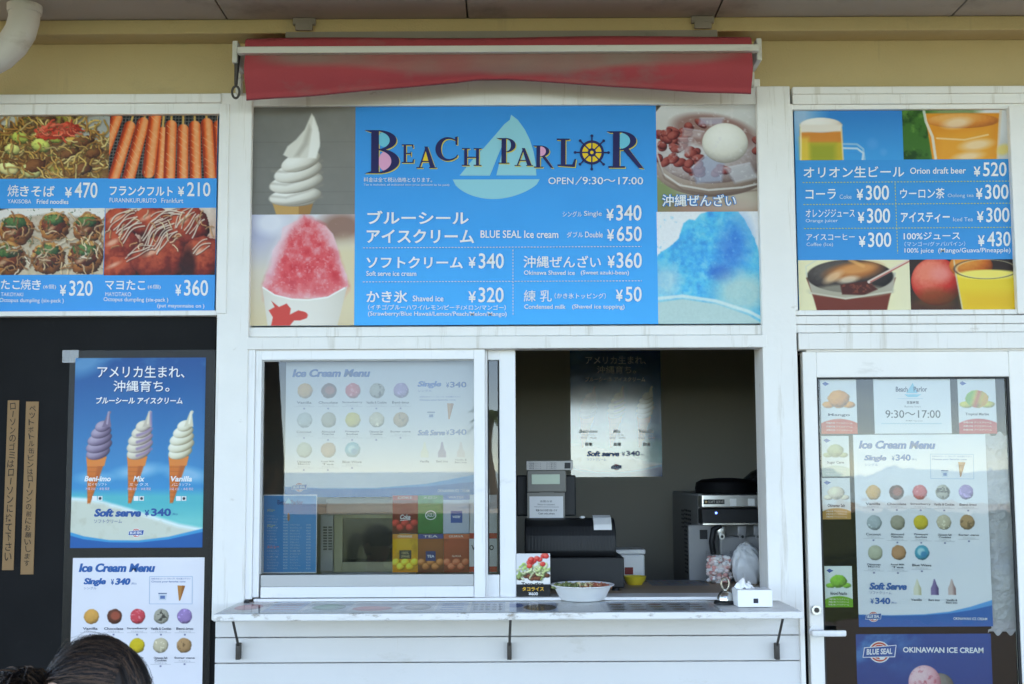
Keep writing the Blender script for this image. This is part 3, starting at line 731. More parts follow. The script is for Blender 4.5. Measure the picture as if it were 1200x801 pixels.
T('YAKISOBA', 8.4, 237, 36, 241.6, WH, .0); T('Fried noodles', 42.5, 236.3, 79.5, 241.8, WH, .012)
T('フランクフルト', 127.7, 219.3, 202, 231, WH, .021); T('¥', 208, 219.5, 215.6, 230.6, WH, .02); T('210', 219, 214, 246.5, 230.8, WH, .012)
T('FURANNKUFURUTO', 127.7, 233.8, 182.8, 239, WH, 0); T('Frankfurt', 188.8, 233.3, 214.5, 238.8, WH, .0)
T('たこ', 4, 330, 26, 341, WH, .014); T('焼', 26.8, 329.5, 38.6, 341.3, WH, .003); T('き', 39.8, 330, 50.4, 341.3, WH, .014); T('(6個)', 53, 335, 67.7, 340.8, WH, 0); T('¥', 72, 335.5, 79.5, 347.8, WH, .02); T('320', 83, 330.3, 110, 347.8, WH, .012)
T('TAKOYAKI', 4.4, 344.7, 30, 349, WH, 0); T('Octopus dumpling (six-pack )', 3, 351, 77, 357, WH, .006)
T('マヨたこ', 124.5, 329, 171, 340.5, WH, .014); T('(6個)', 174, 334, 189, 339.6, WH, 0); T('¥', 206, 333.8, 213, 346.5, WH, .02); T('360', 216.4, 328, 244.4, 346.5, WH, .012)
T('MAYOTAKO', 125, 343.2, 154.7, 347.8, WH, 0); T('Octopus dumpling (six-pack )', 123, 349, 198, 355, WH, .006); T('(put mayonnaise on )', 185.4, 355.7, 240, 361.4, WH, .006)
k.build('lettering', ls)

# ---------------- centre sign
CB = Board([(294, 126), (888, 121), (895.5, 378.5), (291.5, 383)], 0.0)
cs = signtop('ice_cream_parlor_sign', 'wide blue shop sign with sailboat, ship wheel lettering and shaved ice photos over the hatch', CB)
CB.sheet('panel', ink_mat(BLU), cs, 0.012, 0.0)
def f_blue(p): p.vgrad((8, 148, 228), (4, 180, 252)); p.grain(2.5, 40)
flat_print(CB, 'blue_field', cs, f_blue, (414, 119, 771, 384), ss=0.4, d=0.0004)
def f_cone(p):
    p.C[:] = (128, 126, 120); p.grain(5, 14)
    for y in (167, 197, 226, 241): p.mix(np.clip(1-np.abs(p.Y-y)/0.8, 0, 1)*0.35, (96, 92, 88))
    p.vgrad
    p.mix(np.clip((p.X-330)/90, 0, 1)*0.15, (170, 160, 150))
    p.poly([(319, 238), (367, 238), (362, 256), (325, 256)], (206, 160, 96), 1.5); p.mix((p.polym([(350, 240), (367, 240), (362, 256), (350, 256)]))*0.5, (140, 92, 50))
    W3 = ((252, 250, 244), (226, 220, 208), (142, 134, 122))
    p.ball(344, 236, 26, 7, *W3, tex=0.03); p.ball(346, 231, 31, 10.5, *W3, ang=-6, tex=0.03); p.ball(347, 215, 32, 12, *W3, ang=-10, tex=0.03)
    p.ball(349, 202, 29, 12, *W3, ang=-14, tex=0.03); p.ball(352, 190, 24, 11, *W3, ang=-18, tex=0.03)
    p.poly([(364, 133), (367, 137), (372, 150), (374, 168), (370, 186), (338, 186), (331, 182), (336, 172), (346, 164), (356, 152), (361, 140)], (232, 228, 218), 2)
    p.poly([(366, 138), (373, 156), (374, 172), (369, 186), (360, 186), (363, 165), (364, 150)], (250, 248, 242), 2.5)
    p.poly([(361, 146), (364, 152), (360, 170), (350, 184), (344, 184), (354, 168)], (176, 168, 156), 4, .6)
    for y0, y1 in ((200, 189), (215, 203), (230, 218), (238, 232)): p.line([(318, y0+1), (335, y0+2.5), (360, (y0+y1)/2+1), (377, y1)], 2.2, (160, 150, 136), .5, 3)
flat_print(CB, 'soft_cone_photo', cs, f_cone, (293, 124, 415.6, 252.5))
def f_red(p):
    p.vgrad((225, 222, 228), (226, 205, 165)); p.ell(300, 260, 30, 40, (176, 180, 212), 0, 30, .8); p.ell(400, 268, 26, 18, (150, 108, 92), 0, 14, .9); p.ell(405, 330, 30, 45, (232, 214, 176), 0, 18)
    p.ell(316, 262, 18, 14, (240, 240, 246), 0, 12, .8)
    ice = [(311, 352), (307, 338), (312, 322), (318, 312), (318, 296), (328, 282), (330, 268), (346, 260), (356, 255), (366, 259), (381, 266), (390, 276), (396, 294), (400, 310), (407, 326), (408, 338), (400, 352)]
    m = p.polym(ice, 2.5); n = fbm(p.X, p.Y, 9, 31, 4); n2 = fbm(p.X, p.Y, 3, 77, 3)
    m = np.clip(m*1.6-0.3-(n2-0.5)*1.1*(1-p.polym(ice, 16)), 0, 1)
    p.mix(m, (246, 206, 212))
    core = p.polym([(312, 352), (311, 338), (320, 312), (330, 288), (344, 268), (356, 256), (378, 268), (391, 294), (400, 320), (406, 340), (398, 352)], 14)
    p.mix(core*np.clip(n*1.7-0.05+core*0.25, 0, 1), (240, 88, 94)); p.mix(core*np.clip((n-0.5)*4, 0, 1)*0.8, (222, 52, 64))
    p.mix(m*np.clip((n2-0.58)*5, 0, 1)*0.4, (252, 200, 204)); p.mix(p.polym([(311, 322), (318, 296), (332, 268), (342, 264), (330, 290), (320, 330)], 8)*np.clip(n*1.5-.2, 0, 1)*.8, (244, 226, 236)); p.mix(np.clip((p.Y-325)/25, 0, 1)*m*0.35, (250, 196, 196))
    cup = [(307, 338), (320, 347), (340, 352), (360, 353), (385, 350), (400, 343), (407, 338), (396, 384), (314, 384)]
    p.poly(cup, (240, 233, 222), 1.2); p.mix(p.polym(cup)*np.clip(np.abs(p.X-352)/60, 0, 1)**2*0.5, (186, 176, 158))
    p.line([(308, 339), (322, 348), (342, 353), (362, 354), (384, 351), (404, 340)], 1.6, (252, 250, 244))
    p.poly([(315, 366), (322, 362), (318, 355), (327, 362), (336, 358), (341, 364), (340, 371), (350, 366), (359, 369), (360, 375), (352, 378), (345, 378), (340, 384), (318, 384), (320, 374)], (226, 74, 66), 1.2)
    p.ell(352, 372, 9, 5, (226, 74, 66))
flat_print(CB, 'strawberry_ice_photo', cs, f_red, (291, 252.5, 415.6, 384))
def f_zenzai(p):
    p.vgrad((222, 222, 222), (168, 152, 128)); p.ell(770, 235, 26, 34, (120, 142, 84), 0, 22, .8); p.ell(830, 250, 60, 18, (176, 120, 106), 0, 12, .6); p.ell(862, 236, 40, 12, (200, 186, 170), 0, 10, .6)
    p.ball(836, 196, 70, 34, (190, 176, 168), (160, 138, 124), (112, 90, 78), tex=.06); p.ball(836, 180, 66, 34, (206, 200, 200), (176, 160, 158), (120, 96, 90), tex=.15)
    p.ell(838, 152, 50, 20, (150, 108, 100), 10, 6, .9)
    r = random.Random(4)
    for i in range(120):
        x = r.uniform(771, 892); y = 168+r.uniform(-30, 40)*(1-abs(x-832)/110)
        if abs(x-858) < 30 and abs(y-166) < 28: continue
        p.ball(x, y, r.uniform(5, 8.5), r.uniform(3.8, 5.4), (176, 88, 78), (128, 44, 40), (60, 18, 18), r.uniform(-40, 40), tex=.2)
    for P, c in (([(810, 196), (828, 180), (850, 190), (846, 212), (816, 214)], (160, 172, 196)), ([(850, 196), (880, 190), (890, 208), (862, 214)], (196, 198, 204)), ([(822, 136), (850, 136), (848, 144), (820, 144)], (186, 184, 206)), ([(796, 160), (812, 160), (808, 178), (796, 176)], (178, 158, 160)), ([(802, 148), (826, 152), (822, 160), (800, 158)], (196, 178, 178))):
        p.poly(P, c, 4, .72); p.line([P[0], P[1]], 1.4, (232, 236, 244), .5, 2); p.line([P[-1], P[0]], 1.2, (120, 112, 124), .4, 2)
    p.ball(851, 166, 27.5, 24, (248, 246, 238), (224, 220, 208), (150, 142, 132), tex=.05, lx=-.1, ly=-.5)
    p.line([(769, 178), (776, 202), (796, 216), (830, 222), (870, 219), (893, 214)], 2.2, (222, 218, 212), .8); p.line([(769, 184), (778, 208), (800, 222), (834, 228), (893, 222)], 1.6, (112, 84, 74), .6, 2)
    p.blotch(5, .64, (230, 226, 226), .5, 6, mask=(p.Y < 215)); p.poly([(769, 118), (775, 121), (769, 128)], (80, 72, 66), 1)
flat_print(CB, 'sweet_bean_photo', cs, f_zenzai, (768.8, 119, 892, 247.6))
def f_bice(p):
    p.C[:] = (236, 238, 240); n = fbm(p.X, p.Y, 22, 5, 5); n2 = fbm(p.X, p.Y, 5, 9, 4)
    P = [(766, 312), (772, 299), (780, 293), (790, 287), (797, 280), (800, 270), (803, 262), (810, 257), (817, 258), (823, 251), (834, 247), (852, 244), (868, 247), (876, 256), (882, 268), (888, 280), (894, 298), (899, 330), (899, 384), (766, 384)]
    n = n*.75+.25*fbm(p.X, p.Y, 9, 21, 3)
    m = np.clip(p.polym(P, 3)*1.5-.25-(n2-.5)*(1-p.polym(P, 14))*1.4, 0, 1)
    p.mix(m, (44, 192, 236)); p.mix(m*np.clip((n-.46)*4, 0, 1), (8, 160, 232)); p.mix(m*np.clip((n2-.52)*4, 0, 1)*.4, (112, 212, 240)); p.mix(m*np.clip((fbm(p.X, p.Y, 12, 41, 4)-.52)*6, 0, 1)*.5, (150, 226, 240)); p.mix(m*np.clip((.5-n2)*3, 0, 1)*.4, (16, 128, 206)); p.mix(m*np.clip((.46-n)*5, 0, 1)*.8, (120, 212, 230))
    p.ell(862, 292, 18, 34, (34, 120, 210), 12, 20, .7*1); p.ell(846, 322, 14, 10, (30, 110, 200), 0, 8, .8)
    p.blotch(5, .66, (150, 222, 240), .3, 5, mask=m); p.ell(872, 346, 34, 24, (186, 214, 206), 0, 22, .85); p.ell(780, 330, 16, 18, (200, 222, 224), 0, 16, .7)
    p.poly([(769, 356), (800, 352), (840, 358), (880, 372), (899, 384), (769, 384)], (186, 214, 210), 3); p.line([(769, 352), (800, 349), (840, 355), (880, 368), (899, 378)], 4, (220, 236, 232), .9, 2)
    p.grain(6, 2)
flat_print(CB, 'blue_ice_photo', cs, f_bice, (770.5, 247.6, 897, 382))
k = Ink(CB, 0.0015); T = k.text
AQ = (140, 212, 226); NAVY = (26, 28, 88); GOLD = (226, 206, 84); PINK = (238, 168, 204)
k.poly([(598, 134.8), (606, 141), (614, 152), (620, 164), (624.5, 178), (627, 192), (628, 206), (581, 206)], AQ)
k.poly([(596.2, 141), (597, 143), (592, 160), (573.5, 206.4), (538, 206.4), (552, 189), (566, 174), (580, 158), (590, 146)], AQ)
k.poly([(530, 211)]+[(530+102*t, 211+22.8*math.sin(math.pi*(t**0.9))**0.62) for t in [i/30 for i in range(1, 30)]]+[(632, 210.3)], AQ)
def serif(letter, x0, y0, x1, y1, fill=None):
    """hand-cut roman capitals: gold offset copy, then navy"""
    wd, h = x1-x0, y1-y0
    for dx, dy, c in ((0.9, 0.9, GOLD), (0, 0, NAVY)):
        X = lambda u: x0+dx+u*wd
        Y = lambda v: y0+dy+v*h
        def P(*pts): k.poly([(X(u), Y(v)) for u, v in pts], c)
        def bowl(cu, cv, ru, rv, th, a0=-90, a1=90):
            k.arc(X(cu), Y(cv), ru*wd, rv*h, a0, a1, lambda u: th*wd*(0.30+0.70*math.sin(math.pi*u)), c)
        def hs(u0, u1, v, t=0.035): P((u0, v-t), (u1, v-t), (u1, v+t), (u0, v+t))
        if fill and c is NAVY: fill(X, Y)
        if letter == 'B':
            P((.20, 0), (.42, 0), (.42, 1), (.20, 1)); P((0, 0), (.44, 0), (.44, .03), (.18, .05)); P((0, 1), (.5, 1), (.5, .97), (.2, .95))
            bowl(.40, .235, .52, .235, .20); bowl(.40, .715, .60, .285, .23); P((.4, 0), (.44, 0), (.44, .03), (.4, .03))
        elif letter == 'E':
            P((.16, 0), (.36, 0), (.36, 1), (.16, 1)); P((0, 0), (.92, 0), (.94, .2), (.86, .2), (.80, .06), (0, .06)); P((0, 1), (.96, 1), (1, .78), (.92, .78), (.84, .94), (0, .94)); P((.3, .46), (.7, .46), (.7, .38), (.76, .38), (.76, .64), (.7, .64), (.7, .53), (.3, .53))
        elif letter == 'A':
            P((.40, 0), (.56, 0), (.94, 1), (.70, 1)); P((.46, 0.02), (.50, .12), (.20, 1), (.12, 1)); P((.26, .66), (.72, .66), (.74, .72), (.24, .72)); P((0, 1), (.34, 1), (.32, .95), (.02, .95)); P((.62, 1), (1, 1), (1, .95), (.64, .95))
        elif letter == 'C':
            k.arc(X(.55), Y(.5), .55*wd, .5*h, 48, 318, lambda u: .26*wd*(0.25+0.75*math.sin(math.pi*u)), c)
            P((.86, 0), (.98, -.04), (.98, .32), (.90, .32)); P((.9, .82), (.98, .72), (1, .76), (.94, .88))
        elif letter == 'H':
            P((.12, 0), (.28, 0), (.28, 1), (.12, 1)); P((.72, 0), (.88, 0), (.88, 1), (.72, 1)); hs(.2, .8, .52); hs(0, .4, .03, .03); hs(0, .4, .97, .03); hs(.6, 1, .03, .03); hs(.6, 1, .97, .03)
        elif letter == 'P':
            P((.28, 0), (.52, 0), (.52, 1), (.28, 1)); P((0, 0), (.55, 0), (.55, .04), (.2, .06)); P((.12, 1), (.68, 1), (.68, .96), (.12, .96)); bowl(.5, .28, .5, .28, .24)
        elif letter == 'R':
            P((.18, 0), (.36, 0), (.36, 1), (.18, 1)); P((0, 0), (.40, 0), (.40, .04), (.1, .05)); hs(.06, .5, .975, .025); bowl(.36, .26, .44, .26, .17); P((.42, .48), (.60, .48), (.96, .97), (1, 1.02), (.86, 1.0))
        elif letter == 'L':
            P((.22, 0), (.46, 0), (.46, 1), (.22, 1)); hs(0, .66, .03, .03); P((.05, 1), (.94, 1.04), (1, .74), (.92, .74), (.8, .94), (.05, .94))
def fb(X, Y):
    k.ell(452.5, 190, 9.5, 12, PINK); k.ell(449.5, 164.5, 7.5, 8.5, (96, 200, 226))
serif('B', 426, 153.5, 467.5, 204.3, fb)
serif('E', 470, 170, 484.8, 192)
serif('A', 487, 172.5, 511, 198, lambda X, Y: k.poly([(X(.49), Y(.14)), (X(.72), Y(.68)), (X(.28), Y(.68))], (246, 206, 50)))
serif('C', 509.5, 161.5, 536, 189.5); serif('H', 540.5, 174.3, 563.5, 195)
serif('P', 580.5, 162.3, 603.5, 192.3); serif('A', 602, 174, 624, 195)
serif('R', 623.5, 171, 648, 197, lambda X, Y: k.ell(X(.5), Y(.26), 6, 6, PINK))
serif('L', 651.5, 162.8, 674.5, 195)
serif('R', 709.5, 154, 754, 197, lambda X, Y: k.ell(X(.48), Y(.26), 8, 10, (96, 200, 226)))
cx, cy = 692.8, 179
for a in range(8):
    t = a*math.pi/4; k.line(cx, cy, cx+21*math.cos(t), cy+21*math.sin(t), 1.7, NAVY); k.ell(cx+19.5*math.cos(t), cy+19.5*math.sin(t), 1.7, 1.7, NAVY, 10)
k.ell(cx, cy, 14.2, 14.2, NAVY); k.ell(cx, cy, 11.2, 11.2, (250, 206, 46))
for a in range(8):
    t = a*math.pi/4; k.line(cx, cy, cx+12*math.cos(t), cy+12*math.sin(t), 1.6, NAVY)
k.ell(cx, cy, 5, 5, NAVY); k.ell(cx, cy, 2, 2, (250, 206, 46))
T('料金は全て税込価格となります。', 426, 209, 506, 214.6, WH, 0); T('Tax is included, all indicated item price (amount to be paid)', 426, 216.4, 526, 219.4, (220, 235, 245), 0)
T('OPEN', 642, 208.4, 671.4, 216.3, WH, .004); k.line(674, 217, 681, 207.5, .9, WH); T('9:30〜17:00', 682, 207.8, 753, 216.4, WH, .006)
T('ブルーシール', 430.5, 248, 549, 263.7, WH, .021); T('アイスクリーム', 429.7, 269.5, 555.5, 286, WH, .021); T('BLUE SEAL Ice cream', 563, 270.6, 654, 279.5, WH, .012)
T('シングル', 659, 248, 681.5, 254.6, WH, 0); T('Single', 684, 247.6, 704.7, 255, WH, 0); T('¥', 710, 245, 719, 258.6, WH, .02); T('340', 721.7, 240.4, 751.4, 258.8, WH, .012)
T('ダブル', 664, 272, 683, 278.8, WH, 0); T('Double', 685.5, 271.8, 706, 278.6, WH, 0.004); T('¥', 711, 269, 719.4, 282.6, WH, .02); T('650', 722.5, 265.3, 751.7, 283, WH, .012)
k.dash(425.6, 291.6, 751.5, 289.0, (235, 225, 220)); k.dash(425.6, 331.4, 752, 329.2, (235, 225, 220)); k.dash(601, 293, 601.5, 370, (235, 225, 220))
T('ソフトクリーム', 429.7, 301.6, 542.4, 315.4, WH, .021); T('¥', 549, 302, 557.5, 314.6, WH, .02); T('340', 561, 297.5, 590.4, 315.4, WH, .012); T('Soft serve ice cream', 429.7, 318.6, 488, 324.4, WH, .01)
T('かき氷', 430, 341.5, 478, 355.8, WH, .018); T('Shaved ice', 484, 347.2, 520, 354, WH, .012); T('¥', 549, 342, 558, 355, WH, .02); T('320', 561, 337.4, 590.4, 355, WH, .012)
T('（イチゴ/ブルーハワイ/レモン/ピーチ/メロン/マンゴー）', 432, 357.8, 593, 364.2, WH, .006); T('(Strawberry/Blue Hawaii/Lemon/Peach/Melon/Mango)', 432, 365.8, 594, 372.4, WH, .006)
T('沖縄ぜんざい', 613.4, 300, 704, 314.4, WH, .01); T('¥', 711.8, 300, 720.3, 314, WH, .02); T('360', 722.5, 296, 752, 314.4, WH, .012)
T('Okinawa Shaved ice', 614, 317.4, 673.5, 322.6, WH, .008); T('(Sweet azuki-bean)', 680.6, 317.2, 737, 323.4, WH, .008)
T('練 乳', 614, 340.4, 646.6, 354, WH, .003); T('（かき氷トッピング）', 650, 343.8, 710, 350.4, WH, .004); T('¥', 721.7, 339.6, 730, 353, WH, .02); T('50', 733, 336, 752, 353.7, WH, .012)
T('Condensed milk', 614.6, 357.2, 663, 362.4, WH, .01); T('(Shaved ice topping)', 670.7, 357, 732, 363.4, WH, .008)
T('沖縄ぜんざい', 774.6, 227, 862.8, 242.8, (40, 130, 200), .075); T('沖縄ぜんざい', 775.4, 227.8, 862, 242, WH, .012)
k.build('lettering', cs)

# ---------------- right drinks sign
RB = Board([(931, 128), (1186.5, 129), (1197, 363.5), (936, 363.5)], 0.0)
rs = signtop('drinks_menu_sign', 'blue drinks menu sign with beer, juice and coffee photos above the glass door', RB)
RB.sheet('panel', ink_mat((14, 150, 220)), rs, 0.012, 0.0)
def f_beer(p):
    p.vgrad((20, 132, 208), (30, 160, 226)); p.ell(938, 134, 20, 34, (186, 206, 226), 0, 30, .8); p.ell(1022, 168, 6, 6, (70, 160, 226), 0, 6, .7); p.ell(1035, 178, 4, 4, (80, 165, 228), 0, 4, .7)
    p.poly([(937, 144), (986, 144), (987.5, 189), (936, 189)], (206, 180, 60), 1.2); p.mix(p.polym([(937, 152), (986, 152), (987, 166), (937, 166)], 3), (226, 140, 60)); p.mix(p.polym([(948, 168), (978, 168), (978, 190), (948, 190)], 8)*.8, (150, 160, 50)); p.mix(p.polym([(936, 160), (947, 160), (947, 190), (936, 190)], 5)*.8, (240, 200, 80))
    p.ball(962, 145.5, 25, 9, (250, 244, 236), (238, 226, 212), (206, 180, 160), tex=.04); p.poly([(937, 145), (987, 145), (986, 153), (938, 154)], (240, 228, 214), 2.5)
    p.line([(938, 150), (937, 189)], 2, (250, 240, 210), .7); p.line([(986, 150), (987, 189)], 2, (236, 214, 170), .8)
    for o, c in ((0, (150, 196, 226)), (5, (206, 224, 236))): p.line([(988, 168+o), (1004, 168.5+o), (1011, 174+o), (1012.5-o*.6, 189)], 2.4, c, .9)
flat_print(RB, 'beer_photo', rs, f_beer, (930.5, 127, 1058.3, 187.2))
def f_oj(p):
    p.C[:] = (206, 206, 204); p.mix(np.clip((1108-p.X)/20, 0, 1), (58, 112, 42)); p.blotch(14, .52, (28, 66, 24), .9, 5, mask=(p.X < 1095)); p.blotch(9, .6, (110, 160, 70), .6, 5, mask=(p.X < 1100))
    p.ell(1128, 130, 36, 10, (96, 130, 60), 0, 8, .7); p.ell(1168, 140, 22, 24, (226, 226, 226), 0, 14)
    p.poly([(1085, 132), (1173, 132), (1168, 189), (1092, 189)], (238, 150, 48), 1.5); p.ball(1129, 141, 42, 9, (246, 176, 96), (232, 140, 60), (186, 100, 44), tex=.1)
    p.mix(p.polym([(1100, 158), (1160, 150), (1164, 189), (1098, 189)], 12)*.5, (250, 178, 70))
    for cx, cy, rx, ry in ((1122, 144, 16, 6), (1144, 170, 18, 6), (1134, 184, 16, 5)): p.ell(cx, cy, rx, ry, (250, 226, 196), -8, 5, .75)
    p.line([(1084, 129), (1086, 142), (1093, 160), (1096, 189)], 3.2, (232, 236, 232), .8); p.line([(1174, 129), (1172, 145), (1168, 189)], 3, (236, 214, 186), .8); p.line([(1098, 162), (1130, 164), (1158, 158)], 2, (252, 214, 160), .8)
    p.ell(1175, 176, 8, 6, (240, 210, 110), -30, 4, .8); p.ell(1187, 162, 3.5, 22, (80, 26, 22), 0, 3)
flat_print(RB, 'juice_photo', rs, f_oj, (1058.3, 127, 1188, 187.2))
def f_coffee(p):
    p.C[:] = (240, 230, 186); p.grain(6, 20); p.mix(np.clip((p.X-1040)/20, 0, 1)*.7, (236, 226, 190))
    p.poly([(944, 326), (1050, 326), (1042, 350), (1038, 366), (956, 366), (952, 350)], (124, 50, 34), 1.5); p.poly([(944, 320), (1050, 320), (1046, 344), (990, 352), (950, 344)], (190, 186, 168), 2, .9)
    p.ball(996, 324, 51, 20, (92, 82, 76), (58, 46, 42), (30, 22, 20), tex=.12); p.ell(996, 342, 46, 8, (176, 168, 146), 0, 3, .7)
    p.ell(1000, 318, 32, 10, (196, 112, 54), -8, 6, .9); p.ell(1004, 315, 22, 6, (226, 150, 84), -8, 4, .9); p.ell(976, 325, 12, 5, (240, 196, 150), -30, 4, .8); p.ell(994, 328, 12, 4, (246, 228, 200), -10, 3, .7)
    p.poly([(984, 334), (1016, 330), (1028, 340), (1012, 347), (986, 346)], (84, 34, 26), 2); p.blotch(4, .56, (150, 72, 50), .7, 6, mask=p.polym([(984, 334), (1028, 332), (1028, 342), (986, 346)]))
    p.line([(1018, 331), (1067, 305)], 3.6, (232, 206, 190)); p.line([(1020, 331), (1067, 306)], 1.2, (190, 80, 70)); p.line([(945, 324), (944, 312), (956, 305)], 1.6, (220, 220, 200), .8); p.line([(948, 344), (990, 351), (1044, 343)], 2.0, (216, 208, 186), .8)
    p.line([(996, 304), (1012, 312)], 4, (236, 170, 100), .8, 2)
flat_print(RB, 'iced_coffee_photo', rs, f_coffee, (935, 304.4, 1066.5, 365))
def f_mango(p):
    p.C[:] = (52, 36, 30); p.blotch(16, .5, (30, 22, 20), .8, 4); p.ell(1090, 362, 30, 10, (92, 50, 34), 0, 6, .8)
    p.ball(1098, 331, 30, 29, (244, 130, 104), (206, 44, 32), (84, 22, 14), tex=.08); p.ell(1104, 322, 12, 9, (246, 150, 140), 0, 9, .7); p.ball(1140, 312, 26, 16, (236, 150, 64), (206, 100, 32), (120, 50, 16), tex=.1)
    p.ell(1098, 350, 26, 10, (116, 74, 24), 0, 8, .6)
    p.poly([(1122, 321), (1197, 321), (1192, 366), (1128, 366)], (242, 206, 58), 1.5); p.mix(p.polym([(1128, 345), (1192, 345), (1190, 366), (1130, 366)], 14)*.6, (236, 176, 36)); p.ell(1160, 323, 37, 6, (248, 226, 112), 0, 2)
    p.line([(1120, 306), (1122, 326), (1128, 366)], 1.8, (226, 216, 180), .8)
    r, u, v = p.e(1158, 316, 38, 12); p.mix(np.clip(1-np.abs(r-1)*14, 0, 1)*.8, (70, 62, 60)); p.mix(np.clip(1-np.abs(r-.93)*18, 0, 1)*.6, (240, 226, 180))
flat_print(RB, 'mango_photo', rs, f_mango, (1066.5, 304.4, 1198, 365))
k = Ink(RB, 0.0015); T = k.text; YG = (196, 206, 96)
T('オリオン生ビール', 941.8, 194.6, 1060, 207.5, WH, .01); T('Orion draft beer', 1066.8, 196.6, 1132, 204, WH, .01); T('¥', 1141, 196, 1149, 207.5, WH, .02); T('520', 1152, 191, 1179.4, 207.5, WH, .012)
k.dash(940.7, 213.2, 1183.5, 213.2, YG, .9); k.dash(941.5, 239, 1184, 239, YG, .9); k.dash(942, 267.2, 1185, 267.2, YG, .9); k.dash(1049, 215, 1052, 297, YG, .9)
T('コーラ', 944, 221, 979.7, 233, WH, .012); T('Coke', 984, 227.6, 998, 232.6, (200, 225, 240), 0)
T('ウーロン茶', 1055, 220.7, 1107, 233, WH, .01); T('Oolong tea', 1110.7, 227.4, 1141, 232.8, (200, 225, 240), 0)
T('オレンジジュース', 944, 244.6, 1001.6, 254, WH, .006); T('Orange juicer', 944, 256, 982, 261, (215, 232, 244), 0)
T('アイスティー', 1055.8, 248.7, 1113, 261, WH, .021); T('Iced Tea', 1117, 255.2, 1140, 259.8, (215, 232, 244), 0)
T('アイスコーヒー', 944.8, 273.6, 1001.6, 281, WH, .006); T('Coffee (Ice)', 944.8, 283.8, 976, 289, (215, 232, 244), 0)
T('100%ジュース', 1059, 272.2, 1125, 281, WH, .012); T('（マンゴー/グァバ/パイン）', 1060, 283.4, 1131, 289, (215, 232, 244), 0); T('100% juice  (Mango/Guava/Pineapple)', 1060, 291, 1184, 298, WH, .004)
for x, y in ((1003.8, 217), (1005, 244), (1006.2, 272.3), (1143.4, 217), (1144.6, 244), (1145.8, 272.2)):
    T('¥', x, y+4.2, x+8, y+17, WH, .02); T('430' if x > 1145 and y > 270 else '300', x+11, y, x+38.2, y+17.3, WH, .012)
k.build('lettering', rs)

# ---------------- posters
def badge(k, x0, y0, x1, y1, txt=True):
    cx, cy = (x0+x1)/2, (y0+y1)/2; W2, H2 = x1-x0, y1-y0
    k.ell(cx, cy, H2*.5, H2*.5, WH); k.ell(cx, cy, H2*.45, H2*.45, (216, 72, 46)); k.arc(cx, cy, H2*.37, H2*.37, 0, 360, H2*.03, WH); k.ell(cx+H2*.12, cy+H2*.24, H2*.14, H2*.12, WH, 14)
    P = lambda e: [(x0+W2*.05-e, cy-H2*.17-e), (x1+e, cy-H2*.30-e), (x1-W2*.05+e, cy+H2*.20+e), (x0-e, cy+H2*.24+e)]
    k.poly(P(H2*.035), WH); k.poly(P(0), (22, 82, 158))
    if txt: k.text('BLUE SEAL', x0+W2*.10, cy-H2*.13, x1-W2*.11, cy+H2*.14, WH, .03, .1, rise=H2*.05)
def TB(t, x0, y0, x1, y1, c, bold=.03, shear=.2):
    """heavy display lettering: the same word struck twice"""
    for o_ in (-.35, .35): k.text(t, x0+o_, y0, x1+o_, y1, c, bold, shear)
